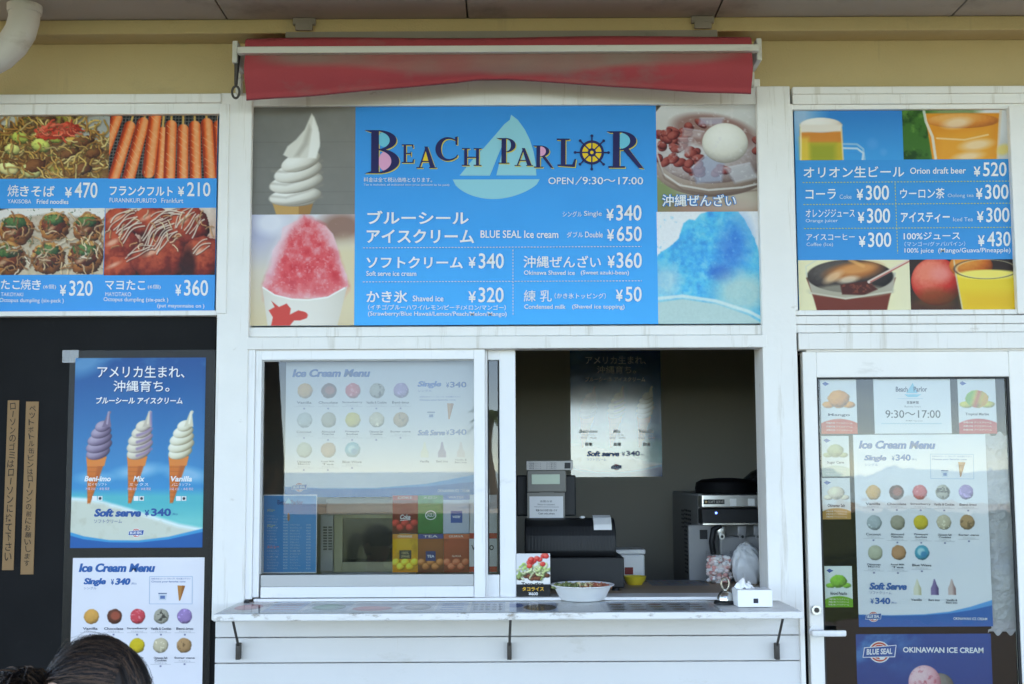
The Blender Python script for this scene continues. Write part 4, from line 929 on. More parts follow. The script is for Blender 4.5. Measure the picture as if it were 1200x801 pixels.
def softserve(board, root, m, full=True):
    def paint(p):
        p.vgrad((10, 84, 150), (28, 152, 206), 0, .74); n = fbm(p.X*.6, p.Y, 26, 3, 5)
        p.mix(np.clip((n-.54)*3, 0, 1)*np.clip((470-p.Y)/60, 0, 1)*.8, (120, 190, 226)); p.ell(96, 424, 26, 12, (150, 208, 236), -20, 14, .5)
        p.ell(162, 552, 26, 7, (196, 222, 238), -8, 8, .6); p.ell(220, 556, 24, 8, (186, 216, 236), 10, 8, .6); p.ell(110, 560, 18, 6, (186, 216, 236), 0, 7, .5)
        sea = np.clip((p.Y-572)/10, 0, 1); p.mix(sea, (60, 186, 196)); p.mix(np.clip((p.Y-590)/20, 0, 1)*.7, (120, 214, 206))
        sand = [(80, 584), (110, 586), (140, 594), (180, 606), (212, 616), (245, 622), (245, 645), (80, 645)]
        p.poly(sand, (214, 218, 202), 5); p.line(sand[:6], 4, (244, 250, 248), .9, 4); p.blotch(10, .55, (196, 194, 172), .5, 4, mask=p.polym(sand, 4))
        arc = [(80, 622), (100, 628), (130, 632.5), (165, 633), (200, 629), (243, 619), (243, 645), (80, 645)]
        p.poly(arc, (36, 156, 208), 1.2); p.poly([(80, 626), (100, 631.5), (130, 635), (165, 635.5), (200, 632), (243, 623), (243, 645), (80, 645)], (16, 98, 168), 1)
        for x0, xt, kind in ((115, 126.4, 0), (163.5, 175, 1), (213, 225, 2)):
            dx = x0-115
            q = [(101+dx, 535), (124+dx, 535), (106.5+dx, 589), (103+dx, 590)]
            p.poly(q, (226, 118, 48), 1.2); p.mix(p.polym([(116+dx, 535), (124+dx, 535), (106+dx, 590)], 3)*.6, (178, 80, 30)); p.mix(p.polym(q)*((np.abs((p.Y % 5)-2.5) < .7)*.4), (190, 92, 40)); p.poly([(100+dx, 535), (124.5+dx, 535), (122+dx, 546), (101.5+dx, 546)], (238, 134, 62), 1)
            C = [((184, 168, 190), (128, 110, 138), (66, 52, 80)), ((240, 230, 208), (204, 190, 172), (118, 98, 96)), ((248, 244, 226), (222, 214, 186), (148, 132, 100))][kind]
            for cy, rx, ry, ox in ((530, 14.5, 8, -1), (522, 16, 8, 0), (514, 15, 7.5, 0.5), (506, 12.5, 7, 2), (499, 9.5, 6.5, 4)): p.ball(x0+ox, cy, rx, ry, *C, ang=-16, tex=.04)
            p.poly([(x0+3, 500), (x0+9, 484), (xt, 480.5), (xt+2.2, 482), (xt+.6, 486), (x0+14, 500)], C[1], 1.4); p.line([(x0+9, 496), (xt-1, 482.5)], 2.2, C[0], .8)
            if kind == 1:
                for cy in (504, 512, 520, 528): p.line([(x0-3, cy+6), (x0+6, cy+3), (x0+14, cy-2)], 3.4, (150, 124, 164), .8, 2)
                p.line([(x0+13, 498), (xt+1, 483)], 3, (160, 132, 172), .8, 2)
    flat_print(board, 'print', root, paint, ss=1.6, m=m)
    global k
    k = Ink(board, 0.0012, 0.35); T = k.text; SH = (20, 60, 120)
    for o, c in ((.9, SH), (0, WH)):
        T('アメリカ生まれ、', 113+o, 428+o, 215.5+o, 442+o, c, .008); T('沖縄育ち。', 132+o, 445.3+o, 198+o, 458.7+o, c, .008); T('ブルーシール アイスクリーム', 112+o*.6, 464.8+o*.6, 213.5+o*.6, 473+o*.6, c, .03, .12)
    for cx, a, b_, wd in ((115, 'Beni-imo', '紅イモソフト', 31), (163.5, 'Mix', 'ミックス', 13), (213, 'Vanilla', 'バニラソフト', 25)):
        T(a, cx-wd/2, 557.6, cx+wd/2, 564, WH, .03, .2); T(b_, cx-11, 565.8, cx+11, 569.2, WH, 0); T('沖縄 北部 ・ 本島 限定', cx-14, 571, cx+14, 574.2, (240, 206, 216), 0)
        k.rect(cx-6, 581, cx-.5, 586.5, WH); k.rect(cx+.5, 581, cx+6, 586.5, (225, 230, 230)); k.ell(cx+3.2, 583.8, 1.8, 1.8, (60, 60, 70), 8)
    NV = (24, 86, 156)
    TB('Soft serve', 111.7, 595.7, 166, 605.2, NV, .035, .22); T('¥', 170.4, 597, 175.8, 604.6, NV, .02); T('340', 178, 595.2, 201.3, 604.4, NV, .035); T('(税込)', 203, 600.4, 209, 603.6, NV, 0); T('ソフトクリーム', 111.7, 608, 144, 612.6, (70, 100, 150), 0)
    badge(k, 152, 618.4, 169.8, 629.2)
    k.build('lettering', root)
SQ = [(86.8, 419), (240.5, 418), (238, 640.5), (84, 641.5)]
PB = Board(SQ, -0.001+0.018)
film = Board([(75.5, 411), (249, 408), (247.5, 900), (74, 900)], 0.0185)
FILM = glass_mat('clear_film', tint=(0.80, 0.80, 0.80), ior=1.2, rough=0.3, extra=0.012)
fo = film.sheet('clear_plastic_film', FILM, None, 0.0006, 0.0)
tag(rebase(fo), 'clear plastic film taped to the black wall behind the two posters', 'plastic film')
tp = Board([(72, 411), (92, 408), (92, 423), (74, 425)], 0.0175)
TAPE = glass_mat('sticky_tape', tint=(0.62, 0.64, 0.66), ior=1.4, rough=0.3, extra=0.10)
tag(rebase(tp.sheet('tape_strip', TAPE, None, 0.0006, 0.0)), 'clear tape at the upper left corner of the film on the black wall', 'tape')
sp = signtop('soft_serve_poster', 'blue beach poster with three soft serve cones on the black wall panel', PB, 'poster')
softserve(PB, sp, LAMI)

FLAV = [('Vanilla', (232, 168, 84)), ('Chocolate', (112, 62, 46)), ('Strawberry', (226, 74, 84)), ('Vanilla & Cookies', (176, 170, 152)), ('Beni-imo', (164, 134, 190)),
        ('Coconut', (172, 184, 184)), ('Almond Pistachio', (164, 156, 132)), ('Pineapple Sorbet', (220, 190, 40)), ('Okinawan Salt Cookies', (206, 192, 160)), ('Sugar cane', (188, 144, 98)),
        ('Okinawan Mango', (190, 190, 160)), ('Royal Milk Tea', (196, 138, 92)), ('Blue Wave', (40, 160, 184))]
def scoops(p, xs, ys, r, fade=0.0, flat=None):
    for i, (nm, c) in enumerate(FLAV):
        x, y = xs[i % 5], ys[i//5]; c = np.array(c, float); c = c*(1-fade)+np.array((205, 208, 210))*fade
        c = c*.93; p.ball(x, y, r, r, np.minimum(255, c*1.08+6), c, c*.55, rag=.07, tex=.22, rs=3, ts=3, lx=-.2, ly=-.4)
        m = (p.e(x, y, r*.9, r*.9)[0] < 1)
        if i == 1: p.ell(x+r*.1, y-r*.1, r*.62, r*.55, np.array((186, 88, 66))*(1-fade)+np.array((200, 190, 185))*fade, 0, 2, .8)
        if i == 3: p.blotch(3.2, .56, (66, 60, 54), .85, 9, mask=m)
        if i in (4, 8, 5): p.blotch(3, .6, np.minimum(255, c*1.25+20), .8, 8, mask=m)
        if i == 2: p.blotch(3, .64, (255, 170, 176), .8, 8, mask=m)
        if i == 9: p.blotch(4, .58, c*.6, .7, 8, mask=m)
        if i == 12: p.ell(x-1, y-1, r*.5, r*.5, (186, 226, 226), 0, 2, .8); p.ell(x+2, y+2, r*.4, r*.4, (26, 130, 170), 0, 2, .9)
def captions(k, xs, ys, dy, c=(70, 74, 90), rule=(170, 172, 180)):
    for i, (nm, _) in enumerate(FLAV):
        x, y = xs[i % 5], ys[i//5]+dy; wds = nm.split(); two = len(nm) > 12
        w_ = min(12, 1.25*len(nm))
        if two and i != 3:
            h = len(wds)//2+len(wds) % 2; a, b_ = ' '.join(wds[:h]), ' '.join(wds[h:])
            k.text(a, x-8, y, x+8, y+2.6, c, .02); k.text(b_, x-7, y+3, x+7, y+5.4, c, .02); yy = y+7
        else: k.text(nm, x-w_, y, x+w_, y+3, c, .02); yy = y+4.6
        k.line(x-12, yy+1.8, x+12, yy+1.8, .35, rule); k.text('アイスクリーム', x-7, yy-.6, x+7, yy+1.2, (120, 122, 130), 0); k.rect(x-1.1, yy+3, x+1.1, yy+5, (140, 142, 170))
NVY = (28, 98, 166)
def cone_box(k, x0, y0, x1, y1, cone, cup, line=(150, 180, 210), c=(70, 110, 170)):
    if line:
        for a in ((x0, y0, x1, y0), (x0, y1, x1, y1), (x0, y0, x0, y1), (x1, y0, x1, y1)): k.line(*a, .5, line)
    k.text('お好みのコーン（カップ）をお選び下さい', x0+2, y0+1.4, x1-2, y0+3.6, c, 0); k.text('Choose your favorite cone', x0+2, y0+5, x1-8, y0+7.6, c, .01)
    a, b_, d, e = cone; k.poly([(a, b_), (d, b_+.5), (a+(d-a)*.38, e), (a+(d-a)*.2, e)], (196, 130, 66)); k.poly([(a+(d-a)*.6, b_), (d, b_+.5), (a+(d-a)*.36, e)], (166, 100, 46))
    a, b_, d, e = cup; k.poly([(a, b_), (d, b_), (d-1, e), (a+1, e)], (206, 214, 224)); k.line(a, b_, d, b_, 1.1, (70, 90, 130)); k.rect(a+2.2, b_+2.6, d-2.2, e-1.6, (90, 120, 170))

# left menu poster
MB_ = Board([(83.6, 653), (239, 652.3), (236.5, 872), (81.3, 873)], 0.017)
mp = signtop('ice_cream_menu_poster', 'white ice cream menu poster on the black wall, partly hidden by the person', MB_, 'poster')
XS = [105.4, 133, 160.6, 188.6, 216.6]; YS = [722, 756.5, 791]
def p_menu(p):
    p.C[:] = (236, 234, 240); p.grain(3, 60); scoops(p, XS, YS, 8.9)
    p.poly([(78, 858), (160, 858), (200, 850), (242, 840), (242, 880), (78, 880)], (40, 96, 170), 1)
flat_print(MB_, 'print', mp, p_menu, ss=1.6, m=LAMI)
k = Ink(MB_); T = k.text
TB('Ice Cream Menu', 91, 659.4, 180.6, 669.8, NVY, .035, .22); TB('Single', 97, 676.8, 122.7, 686.6, NVY, .035, .22); T('¥', 128.8, 678, 132.6, 685, NVY, .02); TB('340', 134, 677, 151.7, 685, NVY, .04); T('(税込)', 153, 682, 159, 684.8, NVY, 0); T('シングル', 97, 687.4, 112, 690.4, (90, 120, 170), 0)
cone_box(k, 174.6, 675, 224.8, 707.4, (207.4, 685.5, 216.5, 703.5), (185, 695, 195, 703)); captions(k, XS, YS, 13)
badge(k, 91, 845, 109, 856); k.build('lettering', mp)

# cardboard strips with brushed vertical notices
KRAFT = mat('kraft_cardboard', (0.29, 0.165, 0.075), 0.85, var=0.12, scale=12, bump=0.15)
for q, txt, lab in (([(7.4, 467.5), (21.5, 469), (16.5, 667), (4, 667.5)], 'ローソンのゴミはローソンに捨て下さい', 'shorter brown cardboard strip with handwritten notice, at the far left of the black wall'),
                    ([(29.5, 470), (44.3, 469.5), (40, 671.5), (25, 673)], 'ペットボトル缶ビンはローソンの前にお願いします', 'taller brown cardboard strip with handwritten notice, beside the soft serve poster')):
    bb = Board(q, 0.0165)
    o = bb.sheet('cardboard_strip', KRAFT, None, 0.003, 0.0)
    root = top('cardboard_notice', lab, 'notice', bb.O+bb.U*.5+bb.V, 'cardboard notice strips on the black wall')
    o.data.transform(Matrix.Translation(-root.location)); o.parent = root
    k = Ink(bb, 0.0008); y = q[0][1]+4; st = (q[2][1]-8-y)/len(txt); rr = random.Random(len(txt))
    for i, ch in enumerate(txt):
        cx = (q[0][0]+q[1][0])/2+((q[3][0]+q[2][0])/2-(q[0][0]+q[1][0])/2)*i/len(txt)+rr.uniform(-.7, .7); s_ = rr.uniform(3.0, 3.9)
        yy = y+st*i
        if ch == 'ー': k.line(cx+.5, yy+.6, cx-.3, yy+st*.8, 1.0, (40, 30, 24))
        else: k.text(ch, cx-s_, yy+rr.uniform(0, .8), cx+s_, yy+st*.86, (40, 30, 24), .004, rr.uniform(-.15, .15))
    k.build('handwriting', root)

# ---------------- behind the sliding window
YG_ = 0.07
WB = Board([(335, 421.5), (572, 421), (572, 581), (334, 582)], YG_)
wp = signtop('wide_menu_poster', 'wide white ice cream menu poster seen behind the sliding window glass', WB, 'poster')
XW = [356.5, 384.7, 413, 441.3, 469.6]; YW = [457, 491.5, 526.6]
def p_wide(p):
    p.C[:] = (222, 224, 228); p.grain(4, 50); scoops(p, XW, YW, 8.9, .12)
    p.poly([(330, 569.5), (380, 571.5), (440, 571.5), (500, 567), (575, 553), (575, 585), (330, 585)], (70, 160, 214), 1); p.poly([(330, 569.5), (380, 572), (440, 572.5), (500, 570), (575, 563), (575, 585), (330, 585)], (26, 116, 182), 1)
    for x, c in ((497.5, (226, 220, 196)), (518, (120, 100, 150)), (540, (206, 190, 190))):
        p.poly([(x-.8, 518), (x+.8, 518), (x+2.4, 526), (x+4.6, 530), (x+4.6, 536), (x-4.6, 536), (x-4.6, 530), (x-2.4, 526)], c, 1)
flat_print(WB, 'print', wp, p_wide, ss=1.5, m=PAPER)
k = Ink(WB); T = k.text
TB('Ice Cream Menu', 342.5, 431.6, 433.8, 441, NVY, .035, .22); TB('Single', 489.7, 446, 517, 454.4, (60, 120, 190), .03, .22); T('¥', 523, 447.6, 526.6, 453.8, NVY, .02); T('340', 527.6, 446.8, 547, 453.6, NVY, .03); T('シングル', 490, 456, 506, 458.6, NVY, 0)
cone_box(k, 490, 462, 542, 492, (524, 472, 532, 491), (501, 482.5, 510, 490), None); TB('Soft Serve', 490, 503.2, 521.4, 509.8, NVY, .03, .22); T('¥', 523, 503.6, 526.6, 509.6, NVY, .02); T('340', 527.6, 502.4, 547, 509.4, NVY, .03)
T('Vanilla', 492, 538.6, 503, 541.4, (70, 80, 110), .02); T('Beni imo', 511.5, 538.6, 525, 541.4, (70, 80, 110), .02); T('Vanilla &', 533, 537, 547, 539.4, (70, 80, 110), .02); T('Beni imo', 533, 540, 547, 542.4, (70, 80, 110), .02)
captions(k, XW, YW, 12.4); badge(k, 342.5, 564.6, 360.2, 575.6); T('OKINAWAN ICE CREAM', 513, 572.6, 550, 576, WH, .01); k.build('lettering', wp)
BB_ = Board([(308, 579), (371.5, 578.5), (371, 670.8), (307, 671)], YG_-0.012)
bp_ = signtop('blue_menu_sheet', 'small blue menu sheet with white border in the lower left corner of the window', BB_, 'sheet')
BB_.sheet('paper', ink_mat((226, 232, 238)), bp_, 0.0015, 0.0)
k = Ink(BB_, 0.0006); T = k.text; k.rect(309.2, 580.2, 370.4, 669.6, (30, 146, 206))
T('Beach Parlor', 325, 585, 355, 590.5, (26, 40, 110), .02); k.poly([(338, 582.5), (342, 589), (334, 589)], AQ); k.ell(338, 605, 1.6, 5, (180, 120, 80), 12)
for y, c in ((597, (230, 226, 120)), (615, (206, 226, 90)), (640, (240, 120, 90))): T('メニュー', 313, y-1.6, 322 if y < 630 else 327, y+1.6, c, .03)
rr = random.Random(2)
for col in (313, 340):
    for i in range(19):
        y = 603+i*3.4
        if col == 340 and i < 3: continue
        T(rr.choice(['アイスコーヒー', 'ソフトクリーム', 'かき氷 いちご', 'たこ焼き 六個', 'フランクフルト', 'オレンジジュース']), col, y, col+rr.uniform(9, 14), y+1.9, (190, 216, 236), 0); T(rr.choice(['¥300', '¥340', '¥320', '¥470', '¥210']), col+19, y, col+24, y+1.9, (190, 216, 236), 0)
k.build('lettering', bp_)
# cold drink cards
cards = [(460, 490, 579.8, 624.3, (150, 34, 30), (210, 60, 40), 'Coke', WH, (96, 24, 20)), (490, 519.5, 579.6, 624.3, (74, 160, 84), (60, 150, 60), 'メロン', WH, (40, 120, 60)), (519.5, 551, 579.4, 624.3, (214, 218, 226), (60, 96, 170), 'water', WH, (190, 200, 214)),
         (460, 490, 625, 670, (236, 180, 44), (226, 150, 60), 'ORANGE', WH, (240, 150, 30)), (490, 520, 625, 670, (166, 92, 48), (60, 70, 140), 'tea', WH, (120, 60, 40)), (520, 550, 625, 670, (190, 84, 56), (226, 110, 70), 'GUAVA', WH, (150, 60, 40)), (550, 583, 579, 670, (232, 232, 230), (214, 56, 40), 'V O', (30, 30, 34), (232, 232, 230))]
LABS = ['red and brown cola card, top row behind the window', 'green melon soda card in the top row behind the window', 'white water card with a blue square in the window', 'yellow orange juice card, bottom row behind the window', 'brown tea card with a blue label, bottom row in the window', 'orange red juice card, bottom row in the window', 'tall white drink card with red bands behind the window stile']
for (x0, x1, y0, y1, c, hc, tx, tc, lo), lb in zip(cards, LABS):
    b_ = Board([(x0, y0), (x1-.4, y0), (x1-.4, y1), (x0, y1)], YG_-0.006)
    r_ = signtop('drink_card', lb, b_, 'card', 'drink cards in the sliding window')
    def pc(p):
        p.vgrad(c, lo, .3, 1); p.blotch(9, .55, np.array(c)*.7, .5, 4) if tx != 'V O' and tx != 'water' else None
        if tx in ('tea', 'ORANGE', 'GUAVA', 'Coke'):
            for i in range(5): p.ball(x0+4+i*5.5, y1-12+(i % 2)*5, 5, 4.4, np.minimum(255, np.array(c)*1.5+30), np.array(c)*1.15, np.array(c)*.6, tex=.25)
    flat_print(b_, 'print', r_, pc, ss=1.5, m=PAPER)
    k = Ink(b_); mx = (x0+x1)/2; my = (y0+y1)/2
    if tx == 'V O':
        for y in (624, 663): k.rect(x0, y, x1-.5, y+6.5, hc)
        k.text('V', 552.5, 638, 557, 644, tc, .02); k.text('O', 573.5, 638, 578.5, 644, tc, .02)
    else:
        k.rect(x0, y0, x1-.5, y0+5.4, hc); k.text(tx.upper() if tx.isascii() else tx, x0+6, y0+1.2, x1-7, y0+4, (235, 225, 215), .01)
        if tx == 'Coke': k.text('Coke', mx-6, my, mx+6, my+5.6, tc, .03, .3); k.line(mx-6, my+7, mx+6, my+6, .8, tc)
        elif tx == 'メロン': k.ell(mx, my+1, 6.5, 5.5, WH); k.ell(mx, my+1, 5.4, 4.5, (40, 120, 70)); k.text('メロン', mx-5, my-1.4, mx+5, my+3, WH, .03, .3)
        elif tx == 'water': k.rect(mx-7, my-4, mx+6.5, my+10, (40, 90, 170)); k.text('water', mx-5, my+1, mx+4.6, my+4.4, WH, .02)
        elif tx == 'ORANGE': k.rect(mx-7, my-3.5, mx+7, my+6.5, (50, 44, 36)); k.text('100%', mx-4, my-2, mx+4, my+1.2, (226, 206, 150), 0); k.text('ORANGE', mx-5, my+2.2, mx+5, my+5, (226, 206, 150), 0)
        elif tx == 'tea': k.rect(mx-6, my-2.5, mx+5.5, my+9, (36, 52, 120)); k.text('TEA', mx-4.4, my+2, mx+4, my+5, WH, .02)
        else: k.text('GUAVA', mx-5.5, my+2, mx+5.5, my+4.4, (240, 210, 190), .02)
    k.build('lettering', r_)

# ---------------- poster on the back wall
ib = Board([(668.5, 410), (775.5, 410.5), (774.5, 558.5), (668.5, 557.5)], 1.994)
ib2 = Board(SQ, frame=(ib.O+Vector((0, 0, 0)), ib.U, ib.V))
ip = signtop('back_wall_poster', 'glossy cone poster on the dark back wall inside, mirroring the bright outdoors', ib2, 'poster')
MIRR = print_mat('mirror_gloss_print', 0.25, gain=0.55, spec=0.6, coat=1.0)  # low gain puts the room's dimness into the print, so reflections dominate
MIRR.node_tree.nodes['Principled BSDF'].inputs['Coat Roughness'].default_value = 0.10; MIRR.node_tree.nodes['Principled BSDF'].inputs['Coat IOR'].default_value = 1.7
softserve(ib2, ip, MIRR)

# ---------------- behind the door glass
YD = 0.022
DB = Board([(1001, 509), (1157, 507.5), (1161, 732), (1005, 735)], YD)
dp = signtop('door_menu_poster', 'tall white ice cream menu poster behind the glass of the door', DB, 'poster')
XD = [1023.4, 1051.4, 1079.4, 1107, 1135]; YD3 = [576.6, 612.4, 648]
def p_door(p):
    p.C[:] = (234, 234, 236); p.grain(3, 60); scoops(p, XD, YD3, 8.8, .04)
    p.poly([(998, 720.5), (1040, 721.5), (1080, 720.5), (1110, 717.5), (1135, 712), (1165, 703), (1165, 740), (998, 740)], (70, 160, 220), 1); p.poly([(998, 720.5), (1040, 722), (1080, 721.5), (1110, 719.5), (1135, 716), (1165, 709.5), (1165, 740), (998, 740)], (16, 100, 176), 1)
    for x, c, lo in ((1072.3, (236, 228, 200), (196, 186, 150)), (1093, (130, 110, 158), (80, 62, 110)), (1113.6, (214, 186, 178), (150, 110, 110))):
        P = [(x-.7, 679.5), (x+.7, 679.5), (x+2.6, 686), (x+4.6, 690), (x+4.6, 698), (x-4.6, 698), (x-4.6, 690), (x-2.6, 686)]
        p.poly(P, c, 1); p.mix(p.polym(P)*np.clip((p.X-x)/4, 0, 1), lo)
flat_print(DB, 'print', dp, p_door, ss=1.6, m=PAPER)
k = Ink(DB); T = k.text
TB('Ice Cream Menu', 1007.8, 515.8, 1098, 525.6, NVY, .035, .22); TB('Single', 1014, 533, 1040, 541.4, NVY, .035, .22); T('¥', 1046.5, 533.6, 1050, 539.8, NVY, .02); T('340', 1051, 532, 1069, 539.6, NVY, .04); T('(税込)', 1070, 536.6, 1076, 539.4, NVY, 0); T('シングル', 1014.5, 543, 1030, 546, NVY, 0)
cone_box(k, 1092, 531.5, 1142.5, 560.5, (1124.5, 540.6, 1133, 558), (1104.5, 551, 1113, 558.6)); captions(k, XD, YD3, 12.6)
TB('Soft Serve', 1018, 683, 1061.2, 691.4, NVY, .035, .22); T('ソフトクリーム', 1018, 693, 1043.5, 696.6, (80, 110, 160), 0); T('¥', 1018.8, 701.4, 1022.6, 708, NVY, .02); T('340', 1024.2, 700.4, 1042, 708, NVY, .04); T('(税込)', 1043, 705, 1049.5, 707.8, NVY, 0)
for x, a in ((1072.3, 'Vanilla'), (1093, 'Beni imo'), (1113.6, 'Vanilla &')): T(a, x-6.5, 701, x+6.5, 703.6, (70, 80, 100), .02)
T('Beni imo', 1107, 704, 1120, 706.4, (70, 80, 100), .02)
badge(k, 1013, 716.4, 1031, 728.8); T('OKINAWAN ICE CREAM', 1115, 722, 1154, 725, WH, .01); k.build('lettering', dp)
SB = Board([(1004.5, 743), (1163.5, 741), (1167, 965), (1008, 968)], YD)
bsp = signtop('blue_ice_cream_poster', 'deep blue poster with pink scoop and red badge at the door bottom', SB, 'poster')
def p_bs(p):
    p.vgrad((0, 74, 150), (0, 48, 118), 0, .6); n = fbm(p.X+p.Y*.8, p.Y-p.X*.4, 30, 6, 5); p.mix(np.clip((n-.50)*3.4, 0, 1)*np.clip((1100-p.X)/80, 0, 1)*np.clip((800-p.Y)/50, 0, 1)*.8, (110, 180, 224))
    p.ball(1104, 806, 17, 18, (150, 140, 130), (110, 100, 92), (60, 54, 50)); p.ball(1085.5, 799, 19.5, 20.5, (250, 206, 208), (232, 160, 168), (170, 92, 104), tex=.12); p.blotch(6, .55, (206, 70, 88), .8, 5, mask=(p.e(1085, 799, 18, 19)[0] < 1))
    p.poly([(1060, 818), (1122, 818), (1098, 950), (1086, 950)], (206, 140, 70), 1.5); p.ball(1090, 822, 27, 14, (240, 222, 206), (226, 190, 180), (170, 120, 116), tex=.15, rag=.1)
flat_print(SB, 'print', bsp, p_bs, ss=1.5, m=PAPER)
k = Ink(SB); badge(k, 1013, 751, 1051.5, 776.6); k.text('OKINAWAN ICE CREAM', 1060, 757.6, 1154.6, 764.2, WH, .025); k.build('lettering', bsp)
def flavour_card(q, lab, top_c, c, bc, nm, rb=False):
    b_ = Board(q, YD+0.001); x0, y0, x1, y1 = b_.bb; r_ = signtop('flavour_card', lab, b_, 'card', 'flavour cards on the door'); mx = (x0+x1)/2; h = y1-y0; w_ = x1-x0
    def pc(p):
        p.C[:] = top_c; cy = y0+h*.40; c_ = np.array(c, float); p.ell(mx, y0+h*1.25, w_*.95, h*.52, bc, 0, 1)
        for ox in (-.28, 0, .28): p.ball(mx+ox*w_, cy+h*.07, w_*.17, h*.06, np.minimum(255, c_*1.2), c_, c_*.6, rag=.15, tex=.2)
        p.ball(mx, cy-h*.04, w_*.30, h*.15, np.minimum(255, c_*1.2), c_, c_*.6, rag=.1, tex=.25)
        if rb:
            m = p.e(mx, cy-h*.03, w_*.30, h*.16)[0] < 1; t = (p.X-mx)/w_+(p.Y-cy)/h*.5; p.mix(m*np.clip((-t-.08)*9, 0, 1)*.85, (120, 176, 70)); p.mix(m*np.clip((t-.05)*9, 0, 1)*.85, (236, 170, 60)); p.mix(m*np.clip(1-np.abs(t+.01)*9, 0, 1)*.8, (220, 84, 60))
    flat_print(b_, 'print', r_, pc, ss=1.6, m=PAPER)
    k = Ink(b_); k.poly([(x0+2.4, y0+5), (x0+6, y0+3), (x0+11, y0+5.4), (x0+6, y0+8)], (60, 90, 160)); k.text(nm, mx-w_*.3, y0+h*.62, mx+w_*.3, y0+h*.62+4, (50, 50, 70), .025)
    for i in range(3): k.text('沖縄の味 アイスクリーム', mx-w_*.36, y0+h*(.78+.065*i), mx+w_*.36, y0+h*(.78+.065*i)+2.2, (250, 232, 220), 0)
    k.build('lettering', r_)
flavour_card([(961.5, 443.5), (1003.5, 443.5), (1004.5, 507), (962, 508)], 'orange mango scoop card with a red band, upper left of the door glass', (228, 228, 228), (226, 140, 52), (222, 78, 40), 'Mango')
flavour_card([(1121.9, 443), (1166.5, 443), (1168, 507), (1124, 507.6)], 'rainbow scoop card with a red band, upper right of the door glass', (224, 226, 228), (190, 180, 70), (206, 50, 56), 'Tropical Marble', True)
flavour_card([(962.5, 510), (994.8, 510), (995.5, 557.5), (963.5, 557.5)], 'grey green scoop card, second one down on the left of the door', (222, 224, 222), (160, 160, 120), (196, 200, 184), 'Sugar Cane')
flavour_card([(963, 559.3), (996, 559.3), (997, 607.3), (964, 608)], 'pale cream scoop card with orange band, third one down on the left of the door', (230, 228, 224), (226, 200, 170), (206, 150, 80), 'Okinawan Salt')
flavour_card([(966, 662.5), (998.4, 662.5), (999.3, 710.4), (967.2, 711)], 'green scoop card low on the door glass near the lock', (228, 234, 226), (120, 180, 60), (110, 176, 40), 'Almond Pistachio')
HB = Board([(1023.5, 442), (1114, 441.6), (1114.5, 507), (1025, 507.5)], YD+0.0005)
hs_ = signtop('opening_hours_sheet', 'white opening hours sheet with small sailboat at the top of the door', HB, 'notice')
HB.sheet('paper', ink_mat((228, 229, 232)), hs_, 0.001, 0.0)
k = Ink(HB, 0.0005); T = k.text
k.poly([(1070, 448), (1076, 460), (1062, 460)], (120, 196, 220)); k.poly([(1060, 461.4), (1080, 461.4), (1075, 464.6), (1064, 464.6)], (120, 196, 220)); T('Beach', 1050, 452.4, 1064, 458.4, (60, 64, 90), .02); T('Parlor', 1071, 452.4, 1087, 458.4, (60, 64, 90), .02)
k.line(1052, 466.4, 1082, 466.4, .4, (160, 190, 210)); T('営業時間', 1062.6, 469.4, 1076.6, 472.8, (50, 50, 60), .02); T('Business hours', 1060, 474.6, 1079, 476.8, (110, 110, 120), 0)
T('9:30〜17:00', 1037.5, 480, 1101.8, 489.2, (56, 58, 66), .008); T('年中無休 / Open all year', 1061, 491.4, 1081, 493.6, (100, 100, 110), 0)
for i in range(22):
    x = 1034+i*3.2; k.arc(x, 496.4, 1.6, 1.4, 0, 180, .5, (130, 180, 200), 6)
k.build('lettering', hs_)
# crumpled packing sheet hung beside the menu
CRU = mat('crumpled_grey_film', (0.40, 0.385, 0.40), 0.32, var=0.18, scale=18, bump=0.0)
b = MB(); q = rect(1158, 508, 1194, 741, 0.03); NX, NY = 30, 130
def hgt(x, z): return 0.030+0.010*float(abs(fbm(np.array(x*1000.), np.array(z*1000.), 45, 4, 5)-.5))*2+0.004*math.sin(z*19+x*8)
V = [[b.bm.verts.new((q[0]+(q[1]-q[0])*i/NX-(.012 if j < 3 else 0), hgt(q[0]+(q[1]-q[0])*i/NX, q[2]+(q[3]-q[2])*j/NY), q[2]+(q[3]-q[2])*j/NY+(0.01*math.sin(i*.5) if j in (0, NY) else 0))) for i in range(NX+1)] for j in range(NY+1)]
for j in range(NY):
    for i in range(NX): b.bm.faces.new((V[j][i], V[j][i+1], V[j+1][i+1], V[j+1][i]))
o = b.build('crumpled_sheet', CRU); so = o.modifiers.new('thick', 'SOLIDIFY'); so.thickness = 0.0008; so.offset = -1
tag(rebase(o), 'crumpled greyish plastic sheet behind the door glass beside the tall menu', 'plastic sheet')

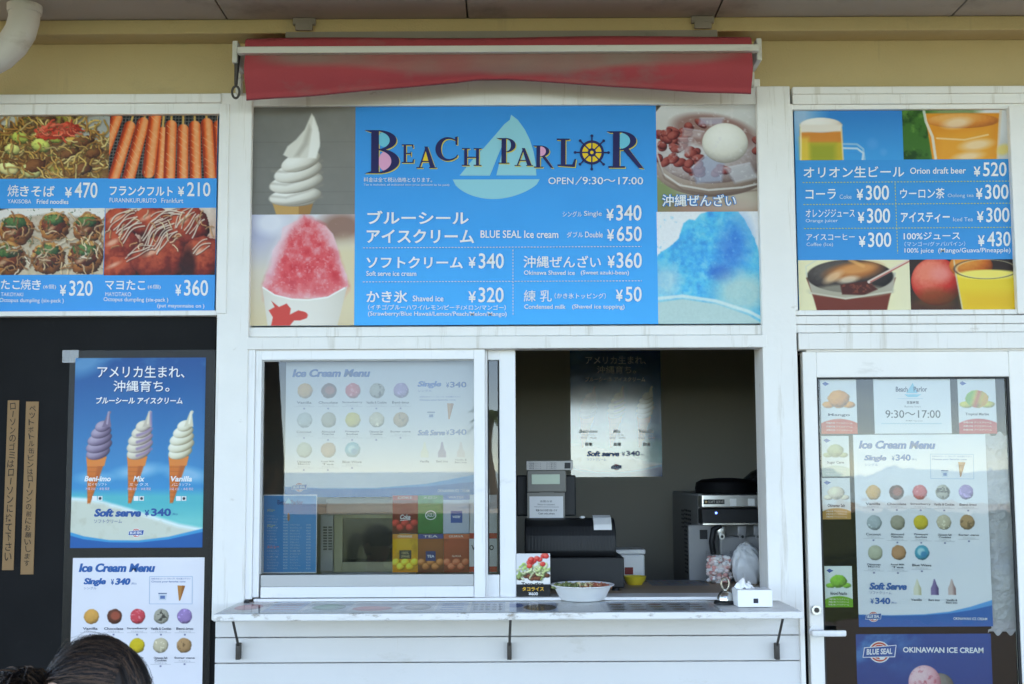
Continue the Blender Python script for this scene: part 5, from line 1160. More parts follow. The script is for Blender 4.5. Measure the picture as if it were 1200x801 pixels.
# ================================================================== THINGS ON AND BEHIND THE COUNTER
ZI = ZS-0.004
WOOD = mat('brown_laminate', (0.55, 0.40, 0.28), 0.6, var=0.15, scale=6)
CREAM = mat('cream_plastic', (0.62, 0.61, 0.58), 0.45, var=0.05)
WPL = mat('white_plastic', (0.80, 0.80, 0.79), 0.35, var=0.02)
x0c, x1c = W(300, 690, 0.2).x, W(900, 690, 0.1).x
ic = top('inner_counter', 'brown laminate work counter just inside the serving hatch', 'counter', (0, 0.45, 0.02))
MB().box(x0c-0.2, x1c+0.12, 0.14, 0.78, ZI-0.035, ZI, 0.004).build('worktop', WOOD, ic)
MB().box(x0c-0.18, x1c+0.1, 0.17, 0.76, 0.02, ZI-0.036).build('cabinet', CREAM, ic)
def standY(px, py, z=None): return WZ(px, py, ZI if z is None else z).y
def hsheet(px0, px1, py0, py1, z):
    """a sheet lying flat: corners from its four ground points, squared up"""
    a, b_, c, d = WZ(px0[0], py0, z), WZ(px1[0], py0, z), WZ(px1[1], py1, z), WZ(px0[1], py1, z)
    xa, xb = (a.x+d.x)/2, (b_.x+c.x)/2; ya, yb = (a.y+b_.y)/2, (c.y+d.y)/2
    return Board([(0, 0), (100, 0), (100, 140), (0, 140)], frame=(Vector((xa, ya, z)), Vector((xb-xa, 0, 0)), Vector((0, yb-ya, 0))))
# menu sheets on the shelf
SHE = [((281, 266), (318, 306), (226, 90, 96), (240, 224, 222), 'pink shaved ice sheet, first from the left end of the shelf', 'ell'), ((322, 311), (362, 352), (214, 150, 160), (206, 216, 236), 'pale blue sheet beside the pink shaved ice sheet on the shelf', 'bands'),
       ((367, 358), (413, 408), (90, 150, 110), (214, 224, 224), 'greenish drink sheet lying on the shelf below the window menu', 'ell'), ((418, 413), (466, 464), (214, 90, 84), (226, 220, 218), 'red topped sheet in the left middle of the shelf', 'ell2'),
       ((472, 470), (510, 509), (170, 160, 150), (226, 226, 226), 'sheet with a beige round picture on the shelf', 'ell'), ((513, 512), (548, 548), (80, 130, 200), (216, 222, 232), 'white sheet with blue writing on the shelf below the window', 'bands'),
       ((552, 552), (592, 592), (120, 130, 150), (206, 210, 216), 'greyish sheet on the shelf below the window stile', 'grid'), ((597, 597), (652, 654), (100, 84, 74), (204, 214, 236), 'sheet with dark dish photo on the shelf below the taco sign', 'dish'),
       ((704, 707), (830, 838), (150, 130, 110), (222, 222, 224), 'wide scoop grid menu sheet lying between bowl and bell', 'grid')]
for pa, pb, c, bgc, lb, kind in SHE:
    b_ = hsheet(pa, pb, 704.6, 716.0, ZS+0.0006)
    def ps(p):
        p.C[:] = bgc; p.grain(8, 30); c_ = np.array(c, float)
        if kind == 'ell': p.ball(50, 78, 40, 42, np.minimum(255, c_*1.3), c_, c_*.7, tex=.2)
        if kind == 'ell2': p.ell(46, 96, 46, 34, c, 0, 3); p.ell(46, 86, 40, 20, np.minimum(255, c_*1.25), 0, 8)
        if kind == 'dish': p.ell(64, 80, 34, 46, c, 0, 3); p.blotch(12, .5, (60, 48, 40), .8, 6, mask=(p.e(64, 80, 30, 40)[0] < 1)); p.ell(12, 50, 18, 30, (90, 120, 200), 0, 4)
        if kind == 'bands':
            for y in (24, 50, 76, 104): p.poly([(14, y), (86, y), (86, y+9), (14, y+9)], c, 2)
        if kind == 'grid':
            for j in range(3):
                for i in range(5): p.ball(14+18*i, 36+34*j, 6.5, 11, np.minimum(255, c_*1.2), (c_+np.array(FLAV[(i+5*j) % 13][1]))/2, c_*.5, tex=.2)
            p.poly([(0, 0), (100, 0), (100, 10), (0, 10)], (120, 150, 200), 1)
    o = flat_print(b_, 'menu_sheet', None, ps, (0, 0, 100, 140), ss=.7, d=0.0, m=PAPER)
    tag(rebase(o), lb, 'menu sheet', 'menu sheets laid along the shelf')
VIN = glass_mat('clear_vinyl', tint=(0.95, 0.96, 0.96), ior=1.12, rough=0.12, extra=0.0)
b_ = hsheet((277, 262), (838, 842), 703.8, 716.6, ZS+0.0016)
tag(rebase(b_.sheet('clear_vinyl_cover', VIN, None, 0.0006, 0.0)), 'clear vinyl covering the menu sheets on the shelf', 'vinyl cover')

# cash drawer and register
Yd = standY(690, 692); print('drawer Y', Yd, 'ZS', ZS, 'shelf', YSH)
def boxpx(x0, y0, x1, y1, Yf, depth, zbot=None):
    a0_, a1_, z0, z1 = rect(x0, y0, x1, y1, Yf)
    return a0_, a1_, Yf, Yf+depth, (z0 if zbot is None else zbot), z1
Yd = max(Yd, 0.16)
bx = boxpx(617, 652.5, 731.5, 692, Yd, 0.36, ZI+0.012)
cdw = top('register_till', 'black metal cash drawer under the register on the inner counter', 'cash drawer', ((bx[0]+bx[1])/2, Yd+.18, ZI))
MB().box(*bx, 0.004).build('case', BLACK, cdw)
for sx in (bx[0]+.03, bx[1]-.03):
    for sy in (Yd+.03, Yd+.33): MB().lathe([(0, 0), (.014, 0), (.012, .013), (0, .013)], (sx, sy, ZI), 16).build('foot', BLACK, cdw)
Yr = Yd+0.02; r0, r1, zb, zt_ = rect(615.5, 607, 722, 653, Yr); zb = bx[5]+0.001
reg = top('cash_register', 'black cash register with pole display and white notice card beside the hatch', 'register', ((r0+r1)/2, Yr+.14, zb))
h_ = zt_-zb
pr = [(Yr+.012, zb), (Yr+.0, zb+.02), (Yr+.004, zb+h_*.55), (Yr+.02, zb+h_*.8), (Yr+.055, zb+h_*.96), (Yr+.10, zt_), (Yr+.17, zt_-.004), (Yr+.28, zb+h_*.7), (Yr+.29, zb)]
MB().prism(pr, 'x', r0, r1, 0.006).build('body', BLACK, reg, smooth=True)
b = MB()
for i in range(26):
    xx = r0+.012+(r1-r0-.03)*i/25; b.prism([(Yr+.0002, zb+.024), (Yr+.0037, zb+h_*.55), (Yr+.0185, zb+h_*.785), (Yr+.0170, zb+h_*.79), (Yr+.0018, zb+h_*.55), (Yr-.0018, zb+.024)], 'x', xx, xx+.005)
b.build('rear_grille', BLACK, reg)
ca, cb = W(696, 610, Yr).x, W(717, 610, Yr).x
MB().prism([(Yr+.008, zb+h_*.70), (Yr+.0185, zb+h_*.83), (Yr+.055, zb+h_*1.0), (Yr+.09, zt_+.008), (Yr+.09, zt_+.010), (Yr+.054, zb+h_*1.0+.002), (Yr+.0165, zb+h_*.84), (Yr+.006, zb+h_*.70)], 'x', ca, cb).build('paper_card', WPL, reg)
MB().ball((W(683.5, 610, Yr).x, Yr+.07, zt_+.003), .011, 10, (1, .8, .5)).build('paper_scrap', WPL, reg)
Yp = Yr+0.12
q = boxpx(605, 556, 675, 604, Yp+.06, .05); MB().box(*q, 0.006).box((q[0]+q[1])/2-.03, (q[0]+q[1])/2+.03, Yp+.07, Yp+.10, zt_-.02, q[4]+.01, .004).build('operator_screen', BLACK, reg)
POLEG = mat('warm_grey_plastic', (0.19, 0.18, 0.16), 0.5, var=.05)
q = boxpx(617.5, 549.5, 663.5, 576, Yp, .035); z5 = q[4]
pd = MB().box(*q, 0.005).box((q[0]+q[1])/2-.028, (q[0]+q[1])/2+.028, Yp+.006, Yp+.03, zt_-.015, z5+.01, .004).build('customer_display', POLEG, reg)
LCD = mat('green_lcd', (0.42, 0.52, 0.40), 0.3, var=.03); q2 = rect(623, 555, 656, 566.5, Yp); MB().box(q2[0], q2[1], Yp-.002, Yp+.002, q2[2], q2[3], .0008).build('lcd_screen', LCD, pd)
q2 = rect(616.5, 538.5, 671.5, 549.3, Yp-.01); hd = MB().box(q2[0], q2[1], Yp-.012, Yp+.05, q2[2], q2[3], .004).build('display_header', POLEG, pd)
hb = Board([(617, 539.5), (671, 539.8), (671.5, 550), (617, 549.6)], Yp-.0125); hb.sheet('header_label', ink_mat((206, 202, 198)), pd, .001)
k = Ink(hb, .0006)
for i in range(4): k.text('領収書 レシート', 620, 541+i*2, 634, 542.6+i*2, (90, 90, 96), 0); k.text('カード使えます', 640, 541+i*2, 652, 542.6+i*2, (90, 90, 96), 0)
k.rect(661.5, 541.5, 668.5, 548.5, (40, 40, 44)); k.build('header_print', pd)
nb = Board([(618, 576.5), (662, 576.5), (662, 608), (618, 608)], Yp-.004); nb.sheet('card_holder', POLEG, reg, .006)
nb2 = Board([(620, 581), (660, 580.5), (660, 606), (621, 606.5)], Yp-.0055); nb2.sheet('notice_card', ink_mat((236, 236, 238)), reg, .001)
k = Ink(nb2, .0006); k.text('お知らせ', 633, 585.4, 647, 588, (70, 72, 80), .01); k.text('Notice to customers', 630, 589.4, 650, 591.4, (90, 92, 100), 0); k.line(626, 593.4, 655, 593.4, .4, (120, 120, 126)); k.text('現金のみのお取り扱いです', 628, 596, 653, 598.6, (50, 50, 60), .01); k.text('Cash only please', 631, 600, 650, 602.6, (50, 50, 60), .01); k.build('notice_print', reg)

# taco rice card
Yt = 0.028
tb = Board([(605, 647.5), (644.6, 648), (645, 700.8), (605.2, 701)], Yt)
tr = signtop('taco_rice_card', 'small upright black taco rice price card at the foot of the hatch', tb, 'price card')
tb.sheet('card_back', BLACK, tr, .006, 0.0)
x_0, x_1 = tb.O.x, tb.O.x+tb.U.x
MB().box(x_0+.005, x_1-.005, Yt+.007, Yt+.07, ZS-.0035, ZS+.004, .001).build('foot', BLACK, tr)
def p_taco(p):
    p.C[:] = (224, 224, 226); p.mix(np.clip((p.Y-684)/1, 0, 1), (20, 20, 22))
    p.ell(625, 677, 22, 9, (240, 236, 230), 0, 2); r = random.Random(3)
    for i in range(26): p.ball(r.uniform(608, 642), r.uniform(670, 678), 3.2, 2.4, (150, 86, 56), (104, 52, 34), (50, 24, 16), tex=.3)
    noodles(p, (606, 661, 640, 672), 40, [(206, 220, 150), (170, 200, 110), (226, 230, 180)], 8, 1.6, 5)
    for i in range(16): p.ball(r.gauss(624, 8), r.gauss(657, 3.2), 3.4, 2.8, (246, 110, 96), (226, 50, 46), (150, 24, 24), tex=.2)
    p.poly([(604, 684), (646, 684), (646, 702), (604, 702)], (20, 20, 22), .6)
flat_print(tb, 'print', tr, p_taco, (604.5, 647.5, 645.2, 701), ss=2.2)
k = Ink(tb, .0014); k.text('Taco-rice', 611, 681.2, 637, 685.4, (30, 26, 26), .03); k.text('タコライス', 612, 686.8, 637.5, 691.6, (250, 190, 60), .03); k.text('¥600', 619.5, 693, 630.5, 696.8, WH, .02); k.build('lettering', tr)

# plate of taco rice on the shelf
pc_ = WZ(683, 705, ZS); Yb = pc_.y+.075; s_ = (Yb-CAM.y)/4.5
cx_ = W(682.5, 690, Yb).x; rw = 36.6*.003*s_
zr = W(682.5, 684.5, Yb).z-ZS
bo = top('paper_bowl', 'white oval paper bowl of taco rice standing on the counter shelf', 'bowl', (cx_, Yb, ZS+.0025))
PAPB = mat('white_paper_bowl', (0.82, 0.82, 0.82), 0.45, var=.02)
z_0 = ZS+.0025
MB().lathe([(0, 0), (rw*.66, 0), (rw*.70, .003), (rw*.90, zr*.86), (rw*.94, zr*.93), (rw*1.0, zr*.96), (rw*1.0, zr), (rw*.93, zr), (rw*.88, zr*.88), (rw*.72, .008), (0, .008)], (cx_, Yb, z_0), 64, 1, 1.22).build('bowl', PAPB, bo, smooth=True)
rg = random.Random(11)
def heap(n, r0, cols, nm, zc, spread, seed, size, flat=.6, ctr=0.0):
    rg = random.Random(seed); mats_ = [mat('%s_%d' % (nm, i), tuple(lin(c)), .55, var=.25, scale=60) for i, c in enumerate(cols)]
    me_v = []; me_f = []; me_m = []
    for i in range(n):
        a = rg.uniform(0, 6.283); rr = rw*spread*math.sqrt(rg.random()); x = cx_+ctr*rw+rr*math.cos(a); y = Yb+rr*1.16*math.sin(a); z = z_0+zc-0.006*(rr/rw)+rg.uniform(0, .004)
        b = bmesh.new(); bmesh.ops.create_icosphere(b, subdivisions=1, radius=size*rg.uniform(.6, 1.2)); M = Matrix.Translation((x, y, z)) @ Matrix.Rotation(rg.uniform(0, 6), 4, Vector((rg.random(), rg.random(), rg.random())).normalized()) @ Matrix.Diagonal((1, rg.uniform(.5, 1), flat*rg.uniform(.4, 1), 1))
        bmesh.ops.transform(b, matrix=M, verts=b.verts); o0 = len(me_v); b.verts.ensure_lookup_table(); me_v += [tuple(v.co) for v in b.verts]; me_f += [tuple(o0+v.index for v in f.verts) for f in b.faces]; me_m += [rg.randrange(len(cols))]*len(b.faces); b.free()
    me = bpy.data.meshes.new(nm); me.from_pydata(me_v, [], me_f); [me.materials.append(m) for m in mats_]; me.polygons.foreach_set('material_index', me_m)
    for p in me.polygons: p.use_smooth = True
    o = link(nm, me, bo); o['kind'] = 'stuff'
MB().lathe([(rw*.90, zr*.80), (rw*.5, zr*.86), (0, zr*.9)], (cx_, Yb, z_0), 40, 1, 1.18).build('rice', mat('rice', (.72, .68, .58), .7, var=.15, scale=200, bump=.6, bscale=300), bo, smooth=True)
heap(90, 0, [(150, 96, 64), (176, 118, 84), (120, 74, 50)], 'minced_meat', zr*.88, .80, 2, .009, ctr=.1)
heap(80, 0, [(120, 130, 76), (156, 160, 106), (96, 110, 60)], 'lettuce', zr*.91, .55, 3, .011, .35, -.42)
heap(46, 0, [(170, 84, 62), (186, 106, 78)], 'tomato', zr*.93, .42, 4, .008, .8, .44)
heap(40, 0, [(226, 200, 140), (236, 214, 170)], 'cheese', zr*.97, .5, 6, .007, .3, .1)

# yellow bowl, white tub, price sheet
Yy = standY(745, 685); s_ = (Yy-CAM.y)/4.5; c_ = W(745, 680, Yy); ry_ = 13.2*.003*s_
yb = MB().lathe([(0, 0), (ry_*.62, 0), (ry_*.9, .018), (ry_, .034), (ry_*.97, .034), (ry_*.85, .018), (ry_*.6, .004), (0, .004)], (c_.x, Yy+.03, ZI), 40).build('yellow_bowl', mat('yellow_plastic', (.74, .56, .05), .35, var=.05), None, smooth=True)
tag(rebase(yb), 'small yellow plastic bowl on the inner counter beside the cash drawer', 'bowl')
Yw = standY(745, 679); q = boxpx(720, 643, 756.5, 679, max(Yw, Yy+.10), .16, ZI)
wt = top('white_tub', 'white lidded plastic tub with red label behind the yellow bowl', 'tub', ((q[0]+q[1])/2, q[2]+.08, ZI))
zl = W(740, 649, q[2]).z
MB().box(q[0]+.003, q[1]-.003, q[2]+.003, q[3], ZI, zl, .008, 3).build('tub', WPL, wt); MB().box(q[0]-.001, q[1]+.001, q[2], q[3]+.003, zl+.0005, q[5], .005, 2).build('lid', WPL, wt)
l_ = rect(732, 664, 742, 672.5, q[2]); MB().box(l_[0], l_[1], q[2]+.0012, q[2]+.0028, l_[2], l_[3]).build('label', ink_mat((150, 40, 34)), wt)
b_ = hsheet((762, 758), (826, 828), 678.6, 685.4, ZI+.0006)
def pp_(p):
    p.C[:] = (170, 170, 176); 
    for j in range(6):
        for i in range(8): p.ell(8+12*i, 20+20*j, 3.6, 5, FLAV[(i+j*3) % 13][1], 0, 2, .7)
o = flat_print(b_, 'price_sheet', None, pp_, (0, 0, 100, 140), ss=.8, d=0.0, m=PAPER); tag(rebase(o), 'grey printed sheet lying on the inner counter left of the candy jar', 'sheet')

# candy jar
Yj = standY(842, 684); s_ = (Yj-CAM.y)/4.5; c_ = W(842.5, 660, Yj+.04); rj = 15*.003*s_; zj = W(842, 647.5, Yj+.04).z-ZI
jr = top('candy_jar', 'clear round jar of pink and white candies on the inner counter', 'jar', (c_.x, Yj+.04, ZI))
JAR = glass_mat('clear_plastic_jar', tint=(1, 1, 1), ior=1.15, rough=.05, extra=.01)
MB().lathe([(0, .001), (rj, .001), (rj, zj), (rj*.95, zj), (rj*.95, .004), (0, .004)], (c_.x, Yj+.04, ZI), 40).build('jar_wall', JAR, jr, smooth=True)
MB().lathe([(rj*.93, zj), (rj*1.05, zj), (rj*1.05, zj+.008), (rj*.93, zj+.008), (rj*.93, zj)], (c_.x, Yj+.04, ZI), 40).build('rim', JAR, jr, smooth=True)
CM = [mat('candy_white', (.92, .88, .86), .45), mat('candy_pink', (.88, .42, .38), .45, var=.2, scale=60), mat('candy_pale', (.92, .72, .68), .45)]
rg = random.Random(5); b = bmesh.new(); idx = []
for i in range(230):
    a = rg.uniform(0, 6.283); rr = rj*.86*math.sqrt(rg.random()); z = ZI+.010+rg.random()*(zj*.80)
    n0 = len(b.faces); bmesh.ops.create_uvsphere(b, u_segments=8, v_segments=6, radius=.0095, matrix=Matrix.Translation((c_.x+rr*math.cos(a), Yj+.04+rr*math.sin(a), z)) @ Matrix.Rotation(rg.uniform(0, 3), 4, 'X') @ Matrix.Diagonal((1.1, .8, .8, 1))); idx += [rg.choice((0, 0, 0, 1, 2, 2))]*(len(b.faces)-n0)
me = bpy.data.meshes.new('candies'); b.to_mesh(me); b.free(); [me.materials.append(m) for m in CM]; me.polygons.foreach_set('material_index', idx)
for p in me.polygons: p.use_smooth = True
o = link('candies', me, jr); o['kind'] = 'stuff'

# bag of wrapped spoons
Yg = standY(876, 685); c_ = W(876, 662, Yg+.05); s_ = (Yg+.05-CAM.y)/4.5
BAG = mat('thin_white_plastic_bag', (.80, .81, .82), .3, var=.1, scale=30, bump=.8, bscale=25)
b = bmesh.new(); bmesh.ops.create_icosphere(b, subdivisions=5, radius=1)
for v in b.verts:
    n = v.co.copy(); d = fbm(np.array(n.x*50+n.z*23.), np.array(n.y*50+n.z*31.), 22, 3, 4)
    k_ = .80+.42*float(d); top_ = max(0, n.z)
    v.co = Vector((c_.x+math.copysign(abs(n.x)**.7, n.x)*17*.003*s_*k_*(1-.22*top_), Yg+.06+n.y*.05*k_, max(ZI+.001, ZI+.075+math.copysign(abs(n.z)**.8, n.z)*.083*k_)))
me = bpy.data.meshes.new('plastic_bag'); b.to_mesh(me); b.free(); me.materials.append(BAG)
for p in me.polygons: p.use_smooth = True
o = link('plastic_bag', me); tag(rebase(o), 'crumpled white plastic bag inside the hatch behind the tissue box', 'bag')

# bell
pb = WZ(850, 708.6, ZS); Yl = pb.y+.03; c_ = W(850, 700, Yl); s_ = (Yl-CAM.y)/4.5; rb_ = 13.4*.003*s_; z_0 = ZS+.0025
CHR = mat('chrome', (.72, .72, .70), .24, 1.0)
bl = top('call_bell', 'chrome call bell on a black base with wire ring on the shelf', 'bell', (c_.x, Yl, z_0))
MB().lathe([(0, 0), (rb_, 0), (rb_*1.0, .006), (rb_*.88, .011), (0, .011)], (c_.x, Yl, z_0), 40).build('base', BLACK, bl, smooth=True)
rd = rb_*.70; MB().lathe([(rd, .012), (rd*1.0, .016), (rd*.93, .026), (rd*.72, .036), (rd*.4, .042), (0, .044)], (c_.x, Yl, z_0), 40).build('dome', CHR, bl, smooth=True)
zt1 = W(850, 690.5, Yl).z; zr1 = W(850, 683.4, Yl).z
MB().tube([(c_.x, Yl, z_0+.043), (c_.x, Yl, zt1)], .005, 12).build('plunger', CHR, bl, smooth=True)
MB().tube([(c_.x+.0125*math.sin(t*2*math.pi/28), Yl, zr1+.0195*math.cos(t*2*math.pi/28)) for t in range(29)], .0032, 8, cap=False).build('ring', mat('aged_brass', (.35, .31, .24), .35, .9, var=.1), bl, smooth=True)

# tissue box
pt = WZ(884, 711.6, ZS); Yx = pt.y; q = boxpx(864.5, 690.4, 905.3, 711.8, Yx, .11, ZS+.0025)
tx = top('tissue_box', 'white tissue box with one raised tissue at the right end of the shelf', 'tissue box', ((q[0]+q[1])/2, Yx+.055, ZS+.0025))
MB().box(*q, .0025).build('box', PAPB, tx)
l_ = rect(883, 700.6, 888.6, 706, Yx); MB().box(l_[0], l_[1], Yx-.0006, Yx+.001, l_[2], l_[3]).build('mark', ink_mat((50, 54, 66)), tx)
b = bmesh.new(); NU, NV = 26, 16; G = []
xa, xb, ztt = W(858, 690, Yx+.05).x, W(882.5, 690, Yx+.05).x, W(870, 675.5, Yx+.05).z
for j in range(NV+1):
    row = []; v_ = j/NV
    for i in range(NU+1):
        u_ = i/NU; wx = .42+.58*(1-v_)**.8
        pk = q[5]+(ztt-q[5])*(v_*(.55+.45*math.sin(math.pi*min(1, u_*1.3+.12))))
        row.append(b.verts.new((xa+(xb-xa)*(.62+(u_-.5)*wx*(1.0)-.10*(1-v_)*(u_ < .35)), Yx+.05+.012*math.sin(u_*9+v_*3)*(0.3+v_)+.01*(u_-.5), pk-(.008 if u_ < .1 and v_ > .5 else 0)+.004*math.sin(u_*17))))
    G.append(row)
for j in range(NV):
    for i in range(NU): b.faces.new((G[j][i], G[j][i+1], G[j+1][i+1], G[j+1][i]))
me = bpy.data.meshes.new('tissue'); b.to_mesh(me); b.free(); me.materials.append(PAPB)
for p in me.polygons: p.use_smooth = True
o = link('tissue', me, tx); so = o.modifiers.new('t', 'SOLIDIFY'); so.thickness = .0006

# soft serve machine
Ym = 0.86; mx0 = W(819, 640, Ym).x; mx1 = mx0+.50
ms = top('soft_serve_machine', 'grey and black soft serve ice cream machine at the right inside the hatch', 'ice cream machine', ((mx0+mx1)/2, Ym+.35, .02))
zm = W(850, 577.5, Ym).z; z1_ = W(850, 594, Ym).z; z2_ = W(850, 612.6, Ym).z
GREYM = mat('machine_grey', (.20, .20, .20), .45, var=.06); WHM = mat('machine_white', (.26, .26, .265), .35, var=.04)
MB().box(mx0, mx1, Ym+.012, Ym+.86, .021, zm-.002, .008).build('cabinet', GREYM, ms)
b = MB()
for i in range(16):
    for cy_ in (Ym+.22, Ym+.34): b.box(mx0-.003, mx0+.002, cy_, cy_+.09, 1.12+i*.018, 1.12+i*.018+.008, .001, 1)
for i in range(5): b.box(mx0-.003, mx0+.002, Ym+.46, Ym+.52, zm-.16+i*.018, zm-.152+i*.018, .001, 1)
b.build('side_louvre', BLACK, ms)
MB().box(mx0+.001, mx1-.001, Ym-.10, Ym+.011, z2_, z1_-.001, .005).build('control_panel', BLACK, ms)
MB().box(mx0+.001, mx1-.001, Ym-.10, Ym+.011, z1_+.001, zm, .006).build('steel_fascia', STEEL, ms)
MB().box(mx0+.004, mx1-.004, Ym-.104, Ym-.101, z2_-.002, z2_+.006, .001).build('chrome_strip', CHR, ms)
pl = Board([(824.5, 584.5), (849, 584.5), (849, 590), (824.5, 590)], Ym-.103); nps = pl.sheet('name_plate', ink_mat((40, 40, 44)), ms, .002)
k = Ink(pl, .0006); k.text('SOFT SERVE', 830, 585.8, 848, 588.8, (190, 186, 176), .01); k.ell(827.4, 587.2, 1.6, 1.4, (230, 196, 140), 12); k.build('plate_print', ms)
for a_ in (855.5, 877): l_ = rect(a_, 583.5, a_+7.5, 592, Ym-.103); MB().box(l_[0], l_[1], Ym-.1045, Ym-.1, l_[2], l_[3], .001).build('label', WPL, ms)
lc = W(839, 600.2, Ym-.1); LED = mat('blue_led', (.1, .2, .9), .3, emit=((.06, .16, 1.0), .9))
MB().tube([(lc.x, Ym-.100, lc.z), (lc.x, Ym-.106, lc.z)], .0085, 16).build('button_bezel', DGREY, ms); MB().tube([(lc.x, Ym-.1055, lc.z), (lc.x, Ym-.108, lc.z)], .0042, 12).build('led', LED, ms)
zq = W(850, 672, Ym).z
MB().box(mx0-.045, mx0+.06, Ym-.02, Ym+.0115, zq-.04, z2_-.004, .004).build('white_side_door', WHM, ms)
MB().box(mx0+.075, mx1-.003, Ym-.06, Ym+.0115, W(850, 655, Ym).z, z2_-.05, .01, 3).build('dispenser_head', WHM, ms)
for a_ in (846, 870, 889):
    n_ = W(a_, 628, Ym-.08); MB().box(n_.x-.018, n_.x+.018, Ym-.075, Ym-.061, n_.z+.004, z2_-.006, .004).tube([(n_.x, Ym-.068, n_.z), (n_.x, Ym-.082, n_.z)], .012, 16).build('draw_valve', WHM if a_ > 850 else STEEL, ms, smooth=True)
    MB().tube([(n_.x, Ym-.0825, n_.z), (n_.x, Ym-.085, n_.z)], .006, 12).build('valve_pin', BLACK, ms)
MB().tube([W(844, 615, Ym-.09), W(836, 620, Ym-.10), W(834, 634, Ym-.10), W(836, 648, Ym-.09)], .012, 10).build('draw_handle', BLACK, ms, smooth=True)
l_ = rect(820, 620, 829, 631, Ym-.0205); MB().box(l_[0], l_[1], Ym-.0225, Ym-.019, l_[2], l_[3], .001).build('label', BLACK, ms)
b = MB()
for i in range(8): b.box(mx0+.2+i*.02, mx0+.21+i*.02, Ym-.115, Ym-.06, zq-.045, zq-.038, .001, 1)
b.box(mx0+.08, mx1-.003, Ym-.12, Ym-.1, zq-.05, zq-.03, .003).build('drip_tray', STEEL, ms)
hc = W(846, 567, Ym+.15)
MB().lathe([(0, .0), (.125, .0), (.13, .02), (.125, .045), (.10, .058), (.03, .064), (0, .064)], (mx0+.14, Ym+.15, zm), 40).build('hopper_lid', mat('matt_black_lid', (.006, .006, .007), .6, spec=.12), ms, smooth=True)
MB().lathe([(0, .0), (.13, .0), (.135, .025), (.125, .06), (.09, .09), (.04, .11), (.025, .13), (0, .132)], (mx0+.355, Ym+.22, zm), 40).build('hopper_lid', mat('smoked_plastic', (.014, .014, .015), .25, spec=.3), ms, smooth=True)

# microwave behind the window
Yv = .40; q = boxpx(375, 601, 480, 671, Yv, .34, ZI+.008)
mw = top('microwave_oven', 'silver microwave oven with yellowish door frame behind the sliding window', 'microwave', ((q[0]+q[1])/2, Yv+.17, ZI))
SILV = mat('silver_plastic', (.52, .52, .51), .35, .3, var=.05); YFR = mat('yellowed_door_frame', (.60, .55, .33), .45, var=.05)
MB().box(q[0], q[1], Yv+.012, Yv+.34, q[4], q[5], .006).build('case', SILV, mw)
for a_ in (q[0]+.04, q[1]-.04): MB().box(a_-.012, a_+.012, Yv+.05, Yv+.3, ZI, ZI+.0075).build('foot', BLACK, mw)
l_ = rect(375.5, 602, 390.5, 669, Yv); MB().box(l_[0], l_[1], Yv-.004, Yv+.0115, l_[2], l_[3], .003).build('control_panel', SILV, mw)
b = MB()
for i in range(9):
    for j in range(2): l_ = rect(379+j*6, 616+i*3.2, 383.5+j*6, 618+i*3.2, Yv); b.box(l_[0], l_[1], Yv-.006, Yv-.003, l_[2], l_[3], .0005, 1)
b.build('keypad', DGREY, mw)
o_ = rect(391.5, 602, 478, 669.5, Yv); i_ = rect(401.5, 606.5, 468, 657.5, Yv)
b = MB(); b.box(o_[0], i_[0], Yv-.008, Yv+.0115, o_[2], o_[3], .003).box(i_[1], o_[1], Yv-.008, Yv+.0115, o_[2], o_[3], .003).box(i_[0], i_[1], Yv-.0075, Yv+.011, i_[3], o_[3]-.0005, .002).box(i_[0], i_[1], Yv-.0075, Yv+.011, o_[2]+.0005, i_[2], .002).build('door_frame', YFR, mw)
MB().box(i_[0]-.002, i_[1]+.002, Yv-.001, Yv+.004, i_[2]-.002, i_[3]+.002).build('door_window', mat('dark_oven_glass', (.018, .018, .016), .12, coat=.3), mw)
q2 = boxpx(382, 583, 470, 600.5, Yv+.03, .26, q[5]+.001); o = MB().box(*q2, .006).build('white_tray', CREAM); tag(rebase(o), 'flat whitish plastic tray resting on top of the microwave', 'tray')

# ================================================================== PERSON
SKIN = mat('skin', (.52, .30, .20), .5, var=.06); HAIR = mat('dark_hair', (.024, .016, .012), .55, var=.5, scale=60, spec=.25)
YPn = -2.28
sP = (YPn-CAM.y)/4.5*.003
HC = W(115, 820, YPn); HC = Vector(HC)
per = top('person', 'person with dark tied back hair, only the top of the head in view, facing right', 'person', (HC.x, HC.y, 0))
